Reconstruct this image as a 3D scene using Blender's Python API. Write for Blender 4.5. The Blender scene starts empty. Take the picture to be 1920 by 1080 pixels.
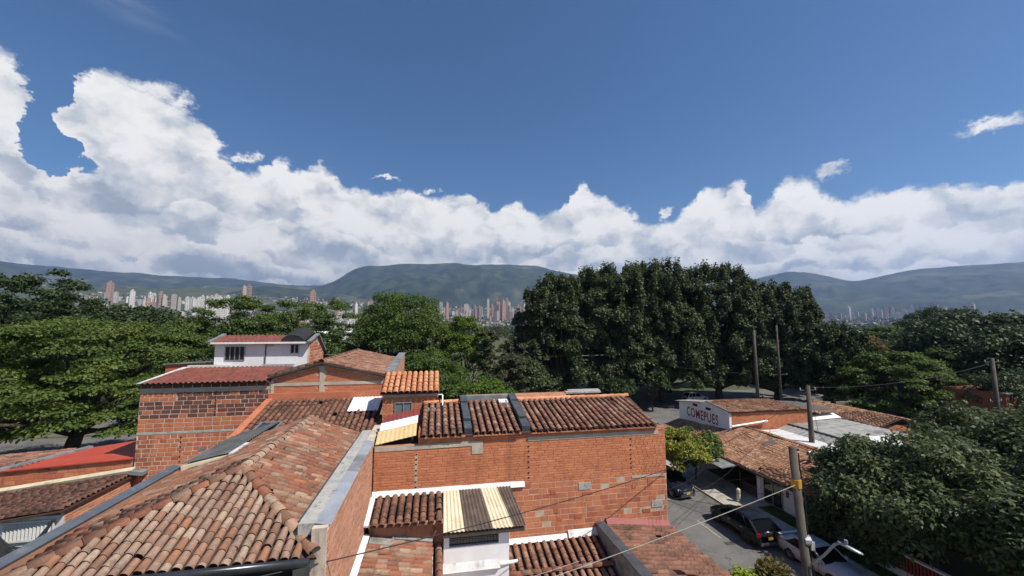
import bpy, bmesh, math, random
import numpy as np
from mathutils import Vector, Matrix

random.seed(7)
rng = np.random.default_rng(11)
SC = bpy.context.scene
COL = SC.collection
R = math.radians

# ---------------------------------------------------------------- camera
CAMZ = 14.0
cam_d = bpy.data.cameras.new('camera')
cam_d.sensor_width = 36.0
cam_d.lens = 36.0 * 750.0 / 1920.0
cam_d.clip_start = 0.1
cam_d.clip_end = 60000.0
cam = bpy.data.objects.new('camera', cam_d)
COL.objects.link(cam)
cam.location = (0, 0, CAMZ)
cam.rotation_euler = (R(90) + math.atan(70 / 750.0), 0, -R(10.8))
SC.camera = cam

# ---------------------------------------------------------------- sun and exposure
SUN_EL = 52.0
SUN_AZ = 128.0          # clockwise from +Y (the direction the light comes from)
sd = Vector((math.sin(R(SUN_AZ)) * math.cos(R(SUN_EL)), math.cos(R(SUN_AZ)) * math.cos(R(SUN_EL)), math.sin(R(SUN_EL))))
sun_d = bpy.data.lights.new('sun', 'SUN')
sun_d.energy = 5.0
sun_d.angle = R(0.53)
sun_d.color = (1.0, 0.94, 0.85)
sun = bpy.data.objects.new('sun', sun_d)
COL.objects.link(sun)
sun.location = (40, -60, 90)
sun.rotation_euler = sd.to_track_quat('Z', 'Y').to_euler()
SC.view_settings.view_transform = 'Standard'
SC.view_settings.look = 'None'
SC.view_settings.exposure = 0.28
SC.view_settings.gamma = 1.0
SC.view_settings.use_curve_mapping = False
SC.cycles.use_denoising = True
SC.cycles.max_bounces = 6
SC.cycles.diffuse_bounces = 3
SC.cycles.glossy_bounces = 2
SC.cycles.transmission_bounces = 3
SC.cycles.transparent_max_bounces = 6
SC.cycles.caustics_reflective = False
SC.cycles.caustics_refractive = False
SC.cycles.use_adaptive_sampling = True
SC.cycles.adaptive_threshold = 0.02


# ---------------------------------------------------------------- node helpers
class X:
    """a socket with arithmetic"""
    def __init__(s, t, k):
        s.t, s.k = t, k

    def op(s, o, *a, clamp=False):
        n = s.t.nodes.new('ShaderNodeMath')
        n.operation = o
        n.use_clamp = clamp
        for i, q in enumerate((s,) + a):
            if isinstance(q, X):
                s.t.links.new(q.k, n.inputs[i])
            else:
                n.inputs[i].default_value = q
        return X(s.t, n.outputs[0])

    def __add__(s, b): return s.op('ADD', b)
    def __sub__(s, b): return s.op('SUBTRACT', b)
    def __mul__(s, b): return s.op('MULTIPLY', b)
    def __truediv__(s, b): return s.op('DIVIDE', b)
    __radd__ = __add__
    __rmul__ = __mul__
    def __rsub__(s, b): return (s * -1.0) + b
    def clamp(s): return s.op('ADD', 0.0, clamp=True)

    def step(s, a, b, lo=0.0, hi=1.0):
        n = s.t.nodes.new('ShaderNodeMapRange')
        n.interpolation_type = 'SMOOTHSTEP'
        s.t.links.new(s.k, n.inputs[0])
        for i, q in enumerate((a, b, lo, hi)):
            if isinstance(q, X):
                s.t.links.new(q.k, n.inputs[i + 1])
            else:
                n.inputs[i + 1].default_value = q
        return X(s.t, n.outputs[0])

    def curve(s, pts):
        n = s.t.nodes.new('ShaderNodeFloatCurve')
        c = n.mapping.curves[0]
        while len(c.points) < len(pts):
            c.points.new(0.5, 0.5)
        for p, (x, y) in zip(c.points, pts):
            p.location = (x, y)
            p.handle_type = 'AUTO'
        n.mapping.update()
        s.t.links.new(s.k, n.inputs[1])
        return X(s.t, n.outputs[0])


def vmix(t, fac, a, b):
    n = t.nodes.new('ShaderNodeMix')
    n.data_type = 'RGBA'
    for i, q in ((0, fac), (6, a), (7, b)):
        if isinstance(q, X):
            t.links.new(q.k, n.inputs[i])
        elif i == 0:
            n.inputs[0].default_value = q
        else:
            n.inputs[i].default_value = tuple(q) + (1,)
    return X(t, n.outputs[2])


def noise(t, vec, scale, detail=4, rough=0.5, off=None, kind='FBM', dist=0.0, dim='3D'):
    if off is not None:
        n = t.nodes.new('ShaderNodeVectorMath')
        n.operation = 'ADD'
        t.links.new(vec.k, n.inputs[0])
        n.inputs[1].default_value = off
        vec = X(t, n.outputs[0])
    n = t.nodes.new('ShaderNodeTexNoise')
    n.noise_type = kind
    n.noise_dimensions = dim
    n.inputs['Scale'].default_value = scale
    n.inputs['Detail'].default_value = detail
    n.inputs['Roughness'].default_value = rough
    n.inputs['Distortion'].default_value = dist
    if vec is not None:
        t.links.new(vec.k, n.inputs['Vector'])
    return X(t, n.outputs['Fac'])


# ---------------------------------------------------------------- sky: Nishita with banks of cumulus
world = bpy.data.worlds.new('World')
SC.world = world
world.use_nodes = True
world.cycles.sampling_method = 'MANUAL'
world.cycles.sample_map_resolution = 256
T = world.node_tree
T.nodes.clear()
sky = T.nodes.new('ShaderNodeTexSky')
sky.sky_type = 'NISHITA'
sky.sun_disc = False
sky.sun_elevation = R(SUN_EL)
sky.sun_rotation = R(SUN_AZ)
sky.altitude = 1500
sky.air_density = 1.0
sky.dust_density = 0.3
sky.ozone_density = 3.0

geo = T.nodes.new('ShaderNodeTexCoord')
D = X(T, geo.outputs['Generated'])
sep = T.nodes.new('ShaderNodeSeparateXYZ')
T.links.new(D.k, sep.inputs[0])
dx, dy, dz = (X(T, o) for o in sep.outputs)
hor = (dx * dx + dy * dy).op('SQRT')
el0 = dz / hor.op('MAXIMUM', 0.02)
az0 = dx.op('ARCTAN2', dy) * (180 / math.pi)
# flat chart of the sky (azimuth, elevation) the clouds are shaped in, in degrees/57
cx = T.nodes.new('ShaderNodeCombineXYZ')
T.links.new((az0 * (math.pi / 180)).k, cx.inputs[0])
T.links.new((el0 * 1.25).k, cx.inputs[1])
CV = X(T, cx.outputs[0])


def vadd(vec, ox, oy):
    n = T.nodes.new('ShaderNodeCombineXYZ')
    for i, q in ((0, ox), (1, oy)):
        if isinstance(q, X):
            T.links.new(q.k, n.inputs[i])
        else:
            n.inputs[i].default_value = q
    m = T.nodes.new('ShaderNodeVectorMath')
    m.operation = 'ADD'
    T.links.new(vec.k, m.inputs[0])
    T.links.new(n.outputs[0], m.inputs[1])
    return X(T, m.outputs[0])


def cells(vec, scale):
    """rounded heads: 1 in the middle of a puff, 0 in the creases"""
    n = T.nodes.new('ShaderNodeTexVoronoi')
    n.voronoi_dimensions = '2D'
    n.feature = 'F1'
    n.inputs['Scale'].default_value = scale
    n.inputs['Randomness'].default_value = 1.0
    T.links.new(vec.k, n.inputs['Vector'])
    d = X(T, n.outputs['Distance'])
    return 1.0 - d * d


def billow(vec, s):
    return cells(vec, s) * 0.55 + cells(vec, s * 2.3) * 0.28 + cells(vec, s * 5.1) * 0.17


# height of the cumulus tops over the horizon, all round: (azimuth, tangent of elevation)
TOPS = [(-180, .27), (-150, .34), (-125, .26), (-100, .36), (-75, .30), (-60, .40), (-50, .44), (-42.8, .425), (-41.0, .40), (-40.1, .33), (-39.5, .26), (-38.9, .27), (-38.3, .40),
        (-36.2, .462), (-33.3, .450), (-30.6, .435), (-27, .39), (-24.9, .352), (-23, .32), (-20.5, .372), (-18, .345), (-15.6, .372), (-12.9, .328),
        (-9.5, .315), (-3.8, .337), (0, .312), (4.6, .328), (6.9, .28), (12, .312), (15.5, .28), (18.6, .288), (19.6, .325), (20.4, .350), (21.4, .350), (22.3, .322), (24.5, .312), (26.5, .300),
        (28.9, .266), (31.6, .236), (34.7, .262), (36.2, .295), (37.4, .308), (39.4, .298), (41.0, .312), (42.4, .300), (43.3, .262), (44.2, .240), (45.1, .280), (46.4, .298), (48.8, .284), (51.6, .25),
        (55.5, .246), (59.2, .235), (63.6, .222), (75, .30), (95, .25), (120, .36), (150, .29), (180, .27)]
w1 = noise(T, CV, 5.0, 5, 0.55, dim='2D') - 0.5
w2 = noise(T, CV, 5.0, 5, 0.55, dim='2D', off=(7.3, 2.1, 4.4)) - 0.5
f1 = noise(T, CV, 26.0, 8, 0.68, dim='2D', off=(1.3, 8.2, 0.4)) - 0.5
f2 = noise(T, CV, 26.0, 8, 0.68, dim='2D', off=(5.3, 1.2, 9.4)) - 0.5


LT = (0.030, 0.045)     # chart step towards the sun (up and to the right)


def relief(vec, sc, amt):
    """light minus shade of the puffs, from the slope of the billow field towards the sun"""
    return (billow(vec, sc) - billow(vadd(vec, LT[0] * 9 / sc, LT[1] * 9 / sc), sc)) * amt


azw = az0 + w1 * 4.5 + f1 * 2.6
elw = el0 + w2 * 0.026 + f2 * 0.042
puffv = vadd(CV, f1 * 0.05, f2 * 0.05)
puff2 = 1.0 - billow(puffv, 9.0)
low = noise(T, CV, 2.4, 3, 0.5, dim='2D', off=(3.1, 4.7, 1.9)) - 0.5

s01 = (azw + 180.0) / 360.0
top0 = s01.curve([((a + 180) / 360.0, h) for a, h in TOPS])
# blue window between the two left towers
hx = (az0 + 38.4 + w1 * 7.0 + f1 * 3.0 + (el0 - 0.30) * 14.0) / 2.8
hy = (el0 - 0.295 + w2 * 0.08 + f2 * 0.06) / 0.055
gap = (hx * hx + hy * hy).op('SQRT')
hole = gap.step(0.55, 1.25, 0.20, 0.0)
d0 = top0 - elw - (puff2 - 0.35) * 0.035 - hole
cov0 = d0.step(-0.004, w1 * 0.02 + 0.015)
# nearer, lower banks whose bright rounded tops stand against the grey of the one behind
rl1 = relief(puffv, 8.0, 1.05) + (f1 + f2) * 0.14
ground = noise(T, CV, 7.0, 5, 0.6, dim='2D', off=(9.0, 9.0, 1.0)) - 0.5


def shade(d, thick, lo, top=0.97):
    """white at the sunlit top, greyer down to the base of the bank"""
    k = top - d.step(0.0, thick) * (top - lo)
    return (k + rl1 + ground * 0.14).op('MAXIMUM', 0.30).op('MINIMUM', 1.0)


val = shade(d0, 0.17, 0.66)
cover = cov0
azr = (az0 + w1 * 5.0 + f1 * 2.4) * (math.pi / 180)
for i, (h, amp, sc_, thick, lo, on) in enumerate(((.235, .085, 5.0, .080, .52, .42), (.190, .085, 6.0, .070, .46, .40), (.140, .075, 7.0, .055, .42, .36), (.098, .055, 8.0, .045, .42, .34), (.062, .038, 9.0, .035, .52, .30), (.030, .026, 11.0, .030, .60, .2))):
    lv_ = T.nodes.new('ShaderNodeCombineXYZ')
    T.links.new(azr.k, lv_.inputs[0])
    T.links.new((el0 * 0.9 + (3.7 * i + 1.3)).k, lv_.inputs[1])
    lump = cells(X(T, lv_.outputs[0]), sc_) * 0.65 + cells(X(T, lv_.outputs[0]), sc_ * 2.7) * 0.35
    swell = noise(T, X(T, lv_.outputs[0]), 2.6, 3, 0.5, dim='2D')
    top_i = (lump - 0.75) * amp + (swell - 0.5) * (amp * 2.4) + h
    top_i = top_i.op('MINIMUM', top0 * 0.90)
    d_i = top_i - elw - hole
    c_i = d_i.step(-0.002, 0.009) * swell.step(on - 0.10, on + 0.06)
    val = val + (shade(d_i, thick, lo) - val) * c_i * d_i.step(thick * 1.2, thick * 2.6, 1.0, 0.25)
    cover = cover.op('MAXIMUM', c_i)
WHITE, GREY = (1.0, 0.985, 0.96), (0.70, 0.79, 0.91)
ccol = vmix(T, val.step(0.35, 0.95), GREY, WHITE)
lum = val.op('MAXIMUM', 0.3).op('MINIMUM', 1.0) * 0.52 + 0.325
# small torn scraps and a high thin veil in the open blue
scrap = None
for sa, se, sw_, sh_ in ((-32.3, .448, 2.0, .020), (-30.0, .441, 1.2, .014), (-23.8, .353, 1.1, .011), (-.7, .335, 0.9, .009), (32.4, .262, .7, .013), (50.4, .309, 1.5, .012), (61.9, .326, 1.9, .012), (-7.5, .362, 1.6, .006), (95, .45, 3, .03), (-95, .42, 3, .03), (150, .40, 3, .02)):
    ex_ = (az0 - sa + f1 * 4.0 + w1 * 3.0) / sw_
    ey_ = (el0 - se + f2 * 0.060 - ex_ * sh_ * 0.35) / sh_
    e_ = (ex_ * ex_ + ey_ * ey_).op('SQRT').step(0.35, 1.35, 0.92, 0.0)
    scrap = e_ if scrap is None else scrap.op('MAXIMUM', e_)
veil = noise(T, vadd(CV, el0 * 1.3, el0 * 2.0), 2.3, 6, 0.62, dim='2D', off=(2.4, 9.2, 3.7)).step(0.50, 0.85, 0.0, 0.22) * el0.step(0.50, 0.66) * az0.step(-22.0, -32.0)
cover = cover.op('MAXIMUM', scrap).op('MAXIMUM', veil)
# clear sky made more saturated and a little darker, evenly all over
STR = 0.10
bgc = T.nodes.new('ShaderNodeHueSaturation')
bgc.inputs['Saturation'].default_value = 1.17
bgc.inputs['Value'].default_value = 0.93
T.links.new(sky.outputs[0], bgc.inputs['Color'])
mul = T.nodes.new('ShaderNodeVectorMath')
mul.operation = 'SCALE'
T.links.new(ccol.k, mul.inputs[0])
T.links.new((lum * (1.0 / STR)).k, mul.inputs['Scale'])
skyc = vmix(T, cover * dz.step(-0.02, 0.0), X(T, bgc.outputs[0]), X(T, mul.outputs[0]))
bg = T.nodes.new('ShaderNodeBackground')
bg.inputs['Strength'].default_value = STR
T.links.new(skyc.k, bg.inputs['Color'])
wo = T.nodes.new('ShaderNodeOutputWorld')
T.links.new(bg.outputs[0], wo.inputs[0])


# ---------------------------------------------------------------- materials
MATS = {}


def new_mat(name):
    m = bpy.data.materials.new(name)
    m.use_nodes = True
    t = m.node_tree
    b = t.nodes['Principled BSDF']
    MATS[name] = m
    return m, t, b


def pos(t):
    return X(t, t.nodes.new('ShaderNodeNewGeometry').outputs['Position'])


def ramp(t, fac, stops, mode='LINEAR'):
    n = t.nodes.new('ShaderNodeValToRGB')
    n.color_ramp.interpolation = mode
    e = n.color_ramp.elements
    while len(e) < len(stops):
        e.new(0.5)
    for k, (p, c) in zip(e, stops):
        k.position = p
        k.color = tuple(c) + (1,)
    t.links.new(fac.k, n.inputs[0])
    return X(t, n.outputs[0])


def bump(t, b, h, strength, dist=0.02):
    n = t.nodes.new('ShaderNodeBump')
    n.inputs['Strength'].default_value = strength
    n.inputs['Distance'].default_value = dist
    t.links.new(h.k, n.inputs['Height'])
    t.links.new(n.outputs[0], b.inputs['Normal'])


def rnd(t):
    """a random number for each object and each loose piece of a joined mesh"""
    o = X(t, t.nodes.new('ShaderNodeObjectInfo').outputs['Random'])
    i = X(t, t.nodes.new('ShaderNodeNewGeometry').outputs['Random Per Island'])
    return (o + i).op('FRACT')


def plain(name, c1, c2=None, scale=3.0, rough=0.8, detail=5, bumpy=0.0, bscale=30.0, metal=0.0, lo=0.35, hi=0.65, spec=0.3, stain=None, streak=False):
    """painted or mineral surface: two tones in noise, optional stains, optional relief"""
    m, t, b = new_mat(name)
    p = pos(t)
    c = X(t, None)
    c2 = c2 or tuple(k * 0.8 for k in c1)
    n = noise(t, p, scale, detail, 0.6)
    c = vmix(t, n.step(lo, hi), c1, c2)
    if stain:
        if streak:
            mp = t.nodes.new('ShaderNodeMapping')
            mp.inputs['Scale'].default_value = (1, 1, 0.15)
            t.links.new(p.k, mp.inputs[0])
            q = X(t, mp.outputs[0])
        else:
            q = p
        s = noise(t, q, stain[1], 6, 0.65, off=(3, 5, 7))
        c = vmix(t, s.step(stain[2], stain[3]), c, stain[0])
    t.links.new(c.k, b.inputs['Base Color'])
    b.inputs['Roughness'].default_value = rough
    b.inputs['Metallic'].default_value = metal
    b.inputs['Specular IOR Level'].default_value = spec
    if bumpy:
        bump(t, b, noise(t, p, bscale, 6, 0.6), bumpy)
    return m


def pieces(name, stops, dirt, dirt_amt, dscale=1.3, rough=0.85, fine=0.25, bumpy=0.4, spots=None, streak=0.0):
    """fired clay pieces: each has its own tone, dirt and lichen run across them"""
    m, t, b = new_mat(name)
    p = pos(t)
    r = rnd(t)
    c = ramp(t, r, stops)
    f = noise(t, p, 24.0, 5, 0.65)
    c = vmix(t, f.step(0.3, 0.75, 0.0, fine), c, dirt)
    d = noise(t, p, dscale, 6, 0.62, off=(2, 8, 5))
    d2 = noise(t, p, dscale * 7, 5, 0.7, off=(4, 1, 5))
    c = vmix(t, (d * 0.6 + d2 * 0.4).step(0.45, 0.68, 0.0, dirt_amt), c, dirt)
    if streak:
        mp = t.nodes.new('ShaderNodeMapping')
        mp.inputs['Scale'].default_value = (1, 1, .12)
        t.links.new(p.k, mp.inputs[0])
        sk = noise(t, X(t, mp.outputs[0]), 2.6, 6, .68, off=(7, 3, 2))
        big = noise(t, p, .55, 4, .6, off=(1, 6, 3))
        c = vmix(t, (sk * .6 + big * .4).step(.48, .66, 0, streak), c, tuple(k * .55 for k in dirt))
    if spots:
        s = noise(t, p, 9.0, 4, 0.7, off=(9, 2, 1))
        c = vmix(t, s.step(spots[1], spots[1] + 0.1, 0.0, spots[2]), c, spots[0])
    t.links.new(c.k, b.inputs['Base Color'])
    b.inputs['Roughness'].default_value = rough
    b.inputs['Specular IOR Level'].default_value = 0.2
    bump(t, b, noise(t, p, 60.0, 5, 0.65), bumpy, 0.01)
    return m


pieces('tile_weathered', [(0, (.29, .175, .125)), (.2, (.42, .295, .215)), (.4, (.33, .205, .150)), (.58, (.52, .39, .28)), (.75, (.36, .24, .175)), (.88, (.42, .185, .10)), (1, (.26, .145, .10))],
       (.13, .088, .068), .75, 1.3, fine=.45)
pieces('tile_orange', [(0, (.27, .105, .062)), (.22, (.36, .145, .080)), (.42, (.26, .125, .082)), (.58, (.36, .235, .155)), (.74, (.20, .095, .064)), (.86, (.46, .34, .24)), (1, (.42, .145, .068))],
       (.105, .058, .042), .78, 1.5, fine=.45)
pieces('tile_dark', [(0, (.20, .095, .062)), (.3, (.28, .13, .085)), (.55, (.155, .080, .055)), (.75, (.32, .165, .11)), (1, (.24, .105, .065))],
       (.035, .026, .022), .90, 1.2, fine=.5, spots=((.48, .36, .27), .62, .45))
pieces('tile_redbrown', [(0, (.28, .125, .080)), (.3, (.36, .185, .12)), (.55, (.22, .10, .07)), (.75, (.44, .27, .185)), (1, (.31, .13, .078))],
       (.06, .037, .03), .95, 1.8, fine=.5, spots=((.55, .38, .27), .60, .5))
pieces('tile_new', [(0, (.58, .235, .115)), (.4, (.68, .33, .175)), (.7, (.54, .21, .10)), (1, (.66, .28, .14))], (.34, .14, .08), .35, 2.0)
pieces('tile_deck', [(0, (.075, .042, .031)), (1, (.10, .055, .040))], (.05, .032, .026), .8, 2.0)  # deck under the tiles; shade of the gaps is put into its dark colour
pieces('tile_far', [(0, (.36, .17, .10)), (.3, (.46, .255, .15)), (.6, (.26, .12, .075)), (.8, (.54, .35, .22)), (1, (.40, .165, .088))], (.085, .05, .036), .85, 1.5, fine=.4)
pieces('brick_orange', [(0, (.54, .195, .092)), (.3, (.62, .24, .115)), (.6, (.57, .215, .102)), (.85, (.49, .18, .095)), (1, (.66, .28, .14))], (.40, .15, .085), .5, 0.8, fine=.35, streak=.55)
pieces('block_orange', [(0, (.55, .20, .098)), (.4, (.60, .228, .112)), (.8, (.53, .188, .094)), (.93, (.46, .155, .082)), (1, (.64, .27, .14))], (.36, .125, .07), .55, 0.9, fine=.4, streak=.6)
pieces('block_red', [(0, (.49, .16, .084)), (.4, (.53, .185, .094)), (.8, (.46, .145, .078)), (1, (.40, .118, .068))], (.30, .10, .06), .55, 0.9, fine=.4, streak=.6)
pieces('block_dark', [(0, (.16, .066, .05)), (.35, (.20, .08, .056)), (.6, (.14, .06, .046)), (.85, (.24, .092, .06)), (1, (.30, .11, .068))], (.08, .045, .038), .5, 1.0, streak=.4)
pieces('brick_pale', [(0, (.42, .21, .13)), (.4, (.50, .28, .18)), (.7, (.38, .17, .105)), (1, (.47, .215, .13))], (.22, .12, .085), .6, 1.2)
plain('tile_lip', (.075, .042, .030), (.045, .028, .022), 6.0, .95)  # mortar dark plus the shade of the gap, painted on each tile end
plain('mortar', (.55, .43, .33), (.44, .31, .22), 2.2, 0.95, bumpy=.4)
plain('mortar_red', (.46, .235, .14), (.36, .165, .095), 2.0, 0.95, bumpy=.4, stain=((.17, .075, .05), 2.4, .5, .72), streak=True)
plain('mortar_pale', (.62, .55, .46), (.50, .40, .31), 2.2, 0.95, bumpy=.4, stain=((.28, .20, .15), 2.4, .52, .75), streak=True)
plain('concrete', (.50, .445, .36), (.40, .35, .28), 2.5, .9, bumpy=.35, stain=((.20, .175, .14), 3.0, .56, .78))
plain('concrete_grey', (.24, .25, .255), (.16, .17, .175), 2.0, .85, bumpy=.3, stain=((.07, .07, .07), 2.2, .5, .72))
plain('concrete_pale', (.45, .43, .39), (.33, .32, .30), 3.0, .9, bumpy=.3, stain=((.16, .15, .13), 6.0, .55, .68))
plain('white_paint', (.80, .80, .79), (.72, .72, .71), 1.2, .75, bumpy=.12, stain=((.42, .41, .38), 1.6, .62, .85), streak=True)
plain('white_dirty', (.68, .68, .66), (.55, .55, .53), 2.0, .8, bumpy=.15, stain=((.20, .19, .17), 2.2, .54, .78), streak=True)
plain('cream_paint', (.62, .57, .40), (.52, .47, .32), 2.0, .7, stain=((.25, .2, .13), 3.0, .56, .75))
plain('grey_paint', (.075, .085, .098), (.055, .062, .072), 3.0, .55, bumpy=.15, stain=((.19, .20, .21), 2.5, .58, .75))
plain('slate_metal', (.11, .125, .145), (.085, .095, .11), 1.5, .45, spec=.5, stain=((.22, .23, .24), 2.0, .55, .8))
plain('zinc', (.48, .50, .53), (.38, .40, .43), 1.5, .38, metal=.35, spec=.5, stain=((.22, .22, .22), 3.0, .55, .8))
plain('black_gutter', (.018, .02, .025), (.03, .032, .038), 2.0, .28, spec=.6)
plain('orange_flashing', (.54, .185, .10), (.46, .15, .08), 2.5, .6, stain=((.30, .09, .05), 3, .55, .8))
plain('fiber_cream', (.72, .62, .44), (.63, .53, .37), 2.0, .7, stain=((.42, .33, .22), 3, .58, .8))
plain('fiber_brown', (.125, .098, .078), (.09, .07, .056), 3.0, .42, spec=.5, stain=((.20, .17, .145), 2.5, .5, .75))
plain('fiber_grey', (.115, .115, .112), (.078, .078, .078), 1.6, .7, stain=((.19, .185, .175), 1.2, .5, .75))
plain('sheet_pale', (.36, .35, .325), (.28, .27, .25), 1.5, .75, stain=((.15, .145, .135), 0.7, .48, .72), streak=False)
plain('sheet_red', (.46, .072, .040), (.40, .06, .035), 1.2, .62, stain=((.30, .06, .04), 2.0, .55, .75))
plain('sheet_redtile', (.225, .072, .050), (.17, .055, .040), 2.2, .6, stain=((.09, .04, .033), 2.5, .46, .72))
plain('sheet_white', (.78, .78, .76), (.70, .70, .68), 2.0, .5)
plain('sheet_yellow', (.70, .52, .26), (.62, .44, .20), 2.0, .6, stain=((.40, .28, .12), 3.0, .58, .75))
plain('sheet_maroon', (.26, .055, .045), (.21, .045, .04), 2.0, .5)
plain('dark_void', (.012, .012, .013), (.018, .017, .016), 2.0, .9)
def asphalt_mat(name, c1, c2, seal, crack):
    m, t, b = new_mat(name)
    p = pos(t)
    c = vmix(t, noise(t, p, .7, 6, .62).step(.35, .65), c1, c2)
    c = vmix(t, noise(t, p, 26.0, 4, .7, off=(1, 2, 3)).step(.35, .75, 0, .35), c, tuple(k * .55 for k in c1))
    c = vmix(t, noise(t, p, .28, 5, .6, off=(4, 4, 1)).step(.52, .66, 0, .75), c, seal)
    v = t.nodes.new('ShaderNodeTexVoronoi')
    v.feature = 'DISTANCE_TO_EDGE'
    v.inputs['Scale'].default_value = .33
    w = t.nodes.new('ShaderNodeVectorMath')
    w.operation = 'ADD'
    nn = t.nodes.new('ShaderNodeTexNoise')
    nn.inputs['Scale'].default_value = 1.7
    nn.inputs['Detail'].default_value = 5
    t.links.new(p.k, nn.inputs['Vector'])
    t.links.new(p.k, w.inputs[0])
    t.links.new(nn.outputs['Color'], w.inputs[1])
    t.links.new(w.outputs[0], v.inputs['Vector'])
    c = vmix(t, X(t, v.outputs['Distance']).step(.0, .012, .75, 0), c, crack)
    t.links.new(c.k, b.inputs['Base Color'])
    b.inputs['Roughness'].default_value = .9
    bump(t, b, noise(t, p, 60, 4, .6), .4)


asphalt_mat('asphalt', (.165, .158, .146), (.130, .126, .118), (.085, .083, .079), (.045, .043, .04))
plain('avenue_asphalt', (.16, .155, .145), (.125, .12, .112), .5, .92, stain=((.085, .083, .08), .25, .5, .72))
plain('sidewalk', (.44, .40, .34), (.35, .32, .27), 1.2, .9, bumpy=.3, stain=((.13, .12, .10), .9, .54, .75))
plain('lawn', (.075, .115, .028), (.045, .075, .020), .8, .95, bumpy=.8, bscale=25, stain=((.12, .13, .045), .5, .5, .75))
plain('park_ground', (.055, .075, .026), (.085, .085, .045), .08, .95, stain=((.13, .115, .075), .05, .54, .72))
plain('line_paint', (.42, .37, .24), (.26, .24, .18), 6.0, .8, stain=((.11, .108, .10), 8, .48, .66))
plain('pole_concrete', (.125, .108, .088), (.085, .073, .06), 2.0, .9, bumpy=.4, stain=((.055, .05, .043), 2.0, .5, .7), streak=True)
plain('wood_dark', (.085, .065, .05), (.055, .043, .034), 3.0, .85)
plain('cable_black', (.012, .011, .011), (.02, .018, .017), 5.0, .6)
plain('cable_pale', (.40, .375, .34), (.32, .30, .27), 5.0, .6)
plain('yellow_tag', (.55, .29, .035), (.45, .23, .03), 5.0, .6)
plain('red_paint', (.30, .022, .022), (.34, .05, .045), 14.0, .7, lo=.45, hi=.75)
plain('rail_red', (.33, .06, .035), (.26, .05, .03), 4.0, .6)
plain('pvc_white', (.82, .82, .78), (.76, .76, .72), 5.0, .4, spec=.5)
plain('frame_white', (.62, .62, .60), (.55, .55, .53), 5.0, .5)
plain('frame_alu', (.40, .41, .42), (.33, .34, .35), 5.0, .4, metal=.5)
plain('lamp_grey', (.34, .35, .36), (.27, .28, .29), 5.0, .35, metal=.4, spec=.5)
plain('net_black', (.02, .021, .023), (.035, .035, .037), 8.0, .95)


def glass_mat(name, tint, rough=.06):
    m, t, b = new_mat(name)
    b.inputs['Base Color'].default_value = tuple(tint) + (1,)
    b.inputs['Roughness'].default_value = rough
    b.inputs['Specular IOR Level'].default_value = .6
    p = pos(t)
    bump(t, b, noise(t, p, 1.3, 2, .5), .05, .05)
    return m


glass_mat('window_glass', (.020, .023, .026))
glass_mat('window_pale', (.16, .17, .18), .2)
glass_mat('skylight_glass', (.035, .05, .085), .12)
glass_mat('car_glass', (.006, .007, .008), .05)
MATS['car_glass'].node_tree.nodes['Principled BSDF'].inputs['Specular IOR Level'].default_value = .05


def paint_mat(name, c, rough=.22):
    m, t, b = new_mat(name)
    p = pos(t)
    b.inputs['Roughness'].default_value = rough
    b.inputs['Coat Weight'].default_value = .28 if c[0] < .3 else .8
    b.inputs['Specular IOR Level'].default_value = .2
    b.inputs['Coat Roughness'].default_value = .05
    n = noise(t, p, 2.0, 4, .6)
    t.links.new(vmix(t, n.step(.4, .9, 0, .10), c, (.05, .048, .045)).k if c[0] < .3 else vmix(t, n.step(.3, .8, 0, .2), c, (.3, .29, .27)).k, b.inputs['Base Color'])
    return m


paint_mat('paint_black', (.008, .008, .0095))
paint_mat('paint_navy', (.012, .014, .026))
paint_mat('paint_silver', (.36, .37, .385), .3)
paint_mat('paint_white', (.75, .75, .74), .3)
plain('tyre', (.018, .018, .018), (.026, .025, .024), 8.0, .85)
plain('rim', (.30, .30, .31), (.22, .22, .23), 8.0, .35, metal=.7, spec=.5)
plain('rim_dark', (.05, .05, .052), (.035, .035, .037), 8.0, .4, metal=.6, spec=.5)
plain('chrome', (.62, .62, .64), (.5, .5, .52), 8.0, .15, metal=1.0, spec=.5)
plain('headlight', (.62, .65, .68), (.45, .48, .5), 20.0, .12, spec=.7)
plain('tail_light', (.22, .012, .012), (.16, .01, .01), 20.0, .2, spec=.6)
plain('plate_yellow', (.62, .42, .05), (.55, .37, .05), 20.0, .5)


def leaf_mat(name, stops, trans=.30, nscale=.35, dark=(.02, .03, .012), damt=.4):
    m = bpy.data.materials.new(name)
    m.use_nodes = True
    MATS[name] = m
    t = m.node_tree
    t.nodes.clear()
    i = X(t, t.nodes.new('ShaderNodeNewGeometry').outputs['Random Per Island'])
    p = pos(t)
    n = noise(t, p, nscale, 4, .6)
    c = ramp(t, (i * .55 + n.step(.3, .7) * .45), stops)
    c = vmix(t, noise(t, p, nscale * 5, 3, .6, off=(3, 3, 3)).step(.45, .75, 0, damt), c, dark)
    d = t.nodes.new('ShaderNodeBsdfPrincipled')
    d.inputs['Roughness'].default_value = .55
    d.inputs['Specular IOR Level'].default_value = .25
    t.links.new(c.k, d.inputs['Base Color'])
    tr = t.nodes.new('ShaderNodeBsdfTranslucent')
    hs = t.nodes.new('ShaderNodeHueSaturation')
    hs.inputs['Hue'].default_value = .485
    hs.inputs['Saturation'].default_value = 1.1
    hs.inputs['Value'].default_value = 1.25
    t.links.new(c.k, hs.inputs['Color'])
    t.links.new(hs.outputs[0], tr.inputs[0])
    mx = t.nodes.new('ShaderNodeMixShader')
    mx.inputs[0].default_value = trans
    t.links.new(d.outputs[0], mx.inputs[1])
    t.links.new(tr.outputs[0], mx.inputs[2])
    o = t.nodes.new('ShaderNodeOutputMaterial')
    t.links.new(mx.outputs[0], o.inputs[0])
    return m


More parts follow.
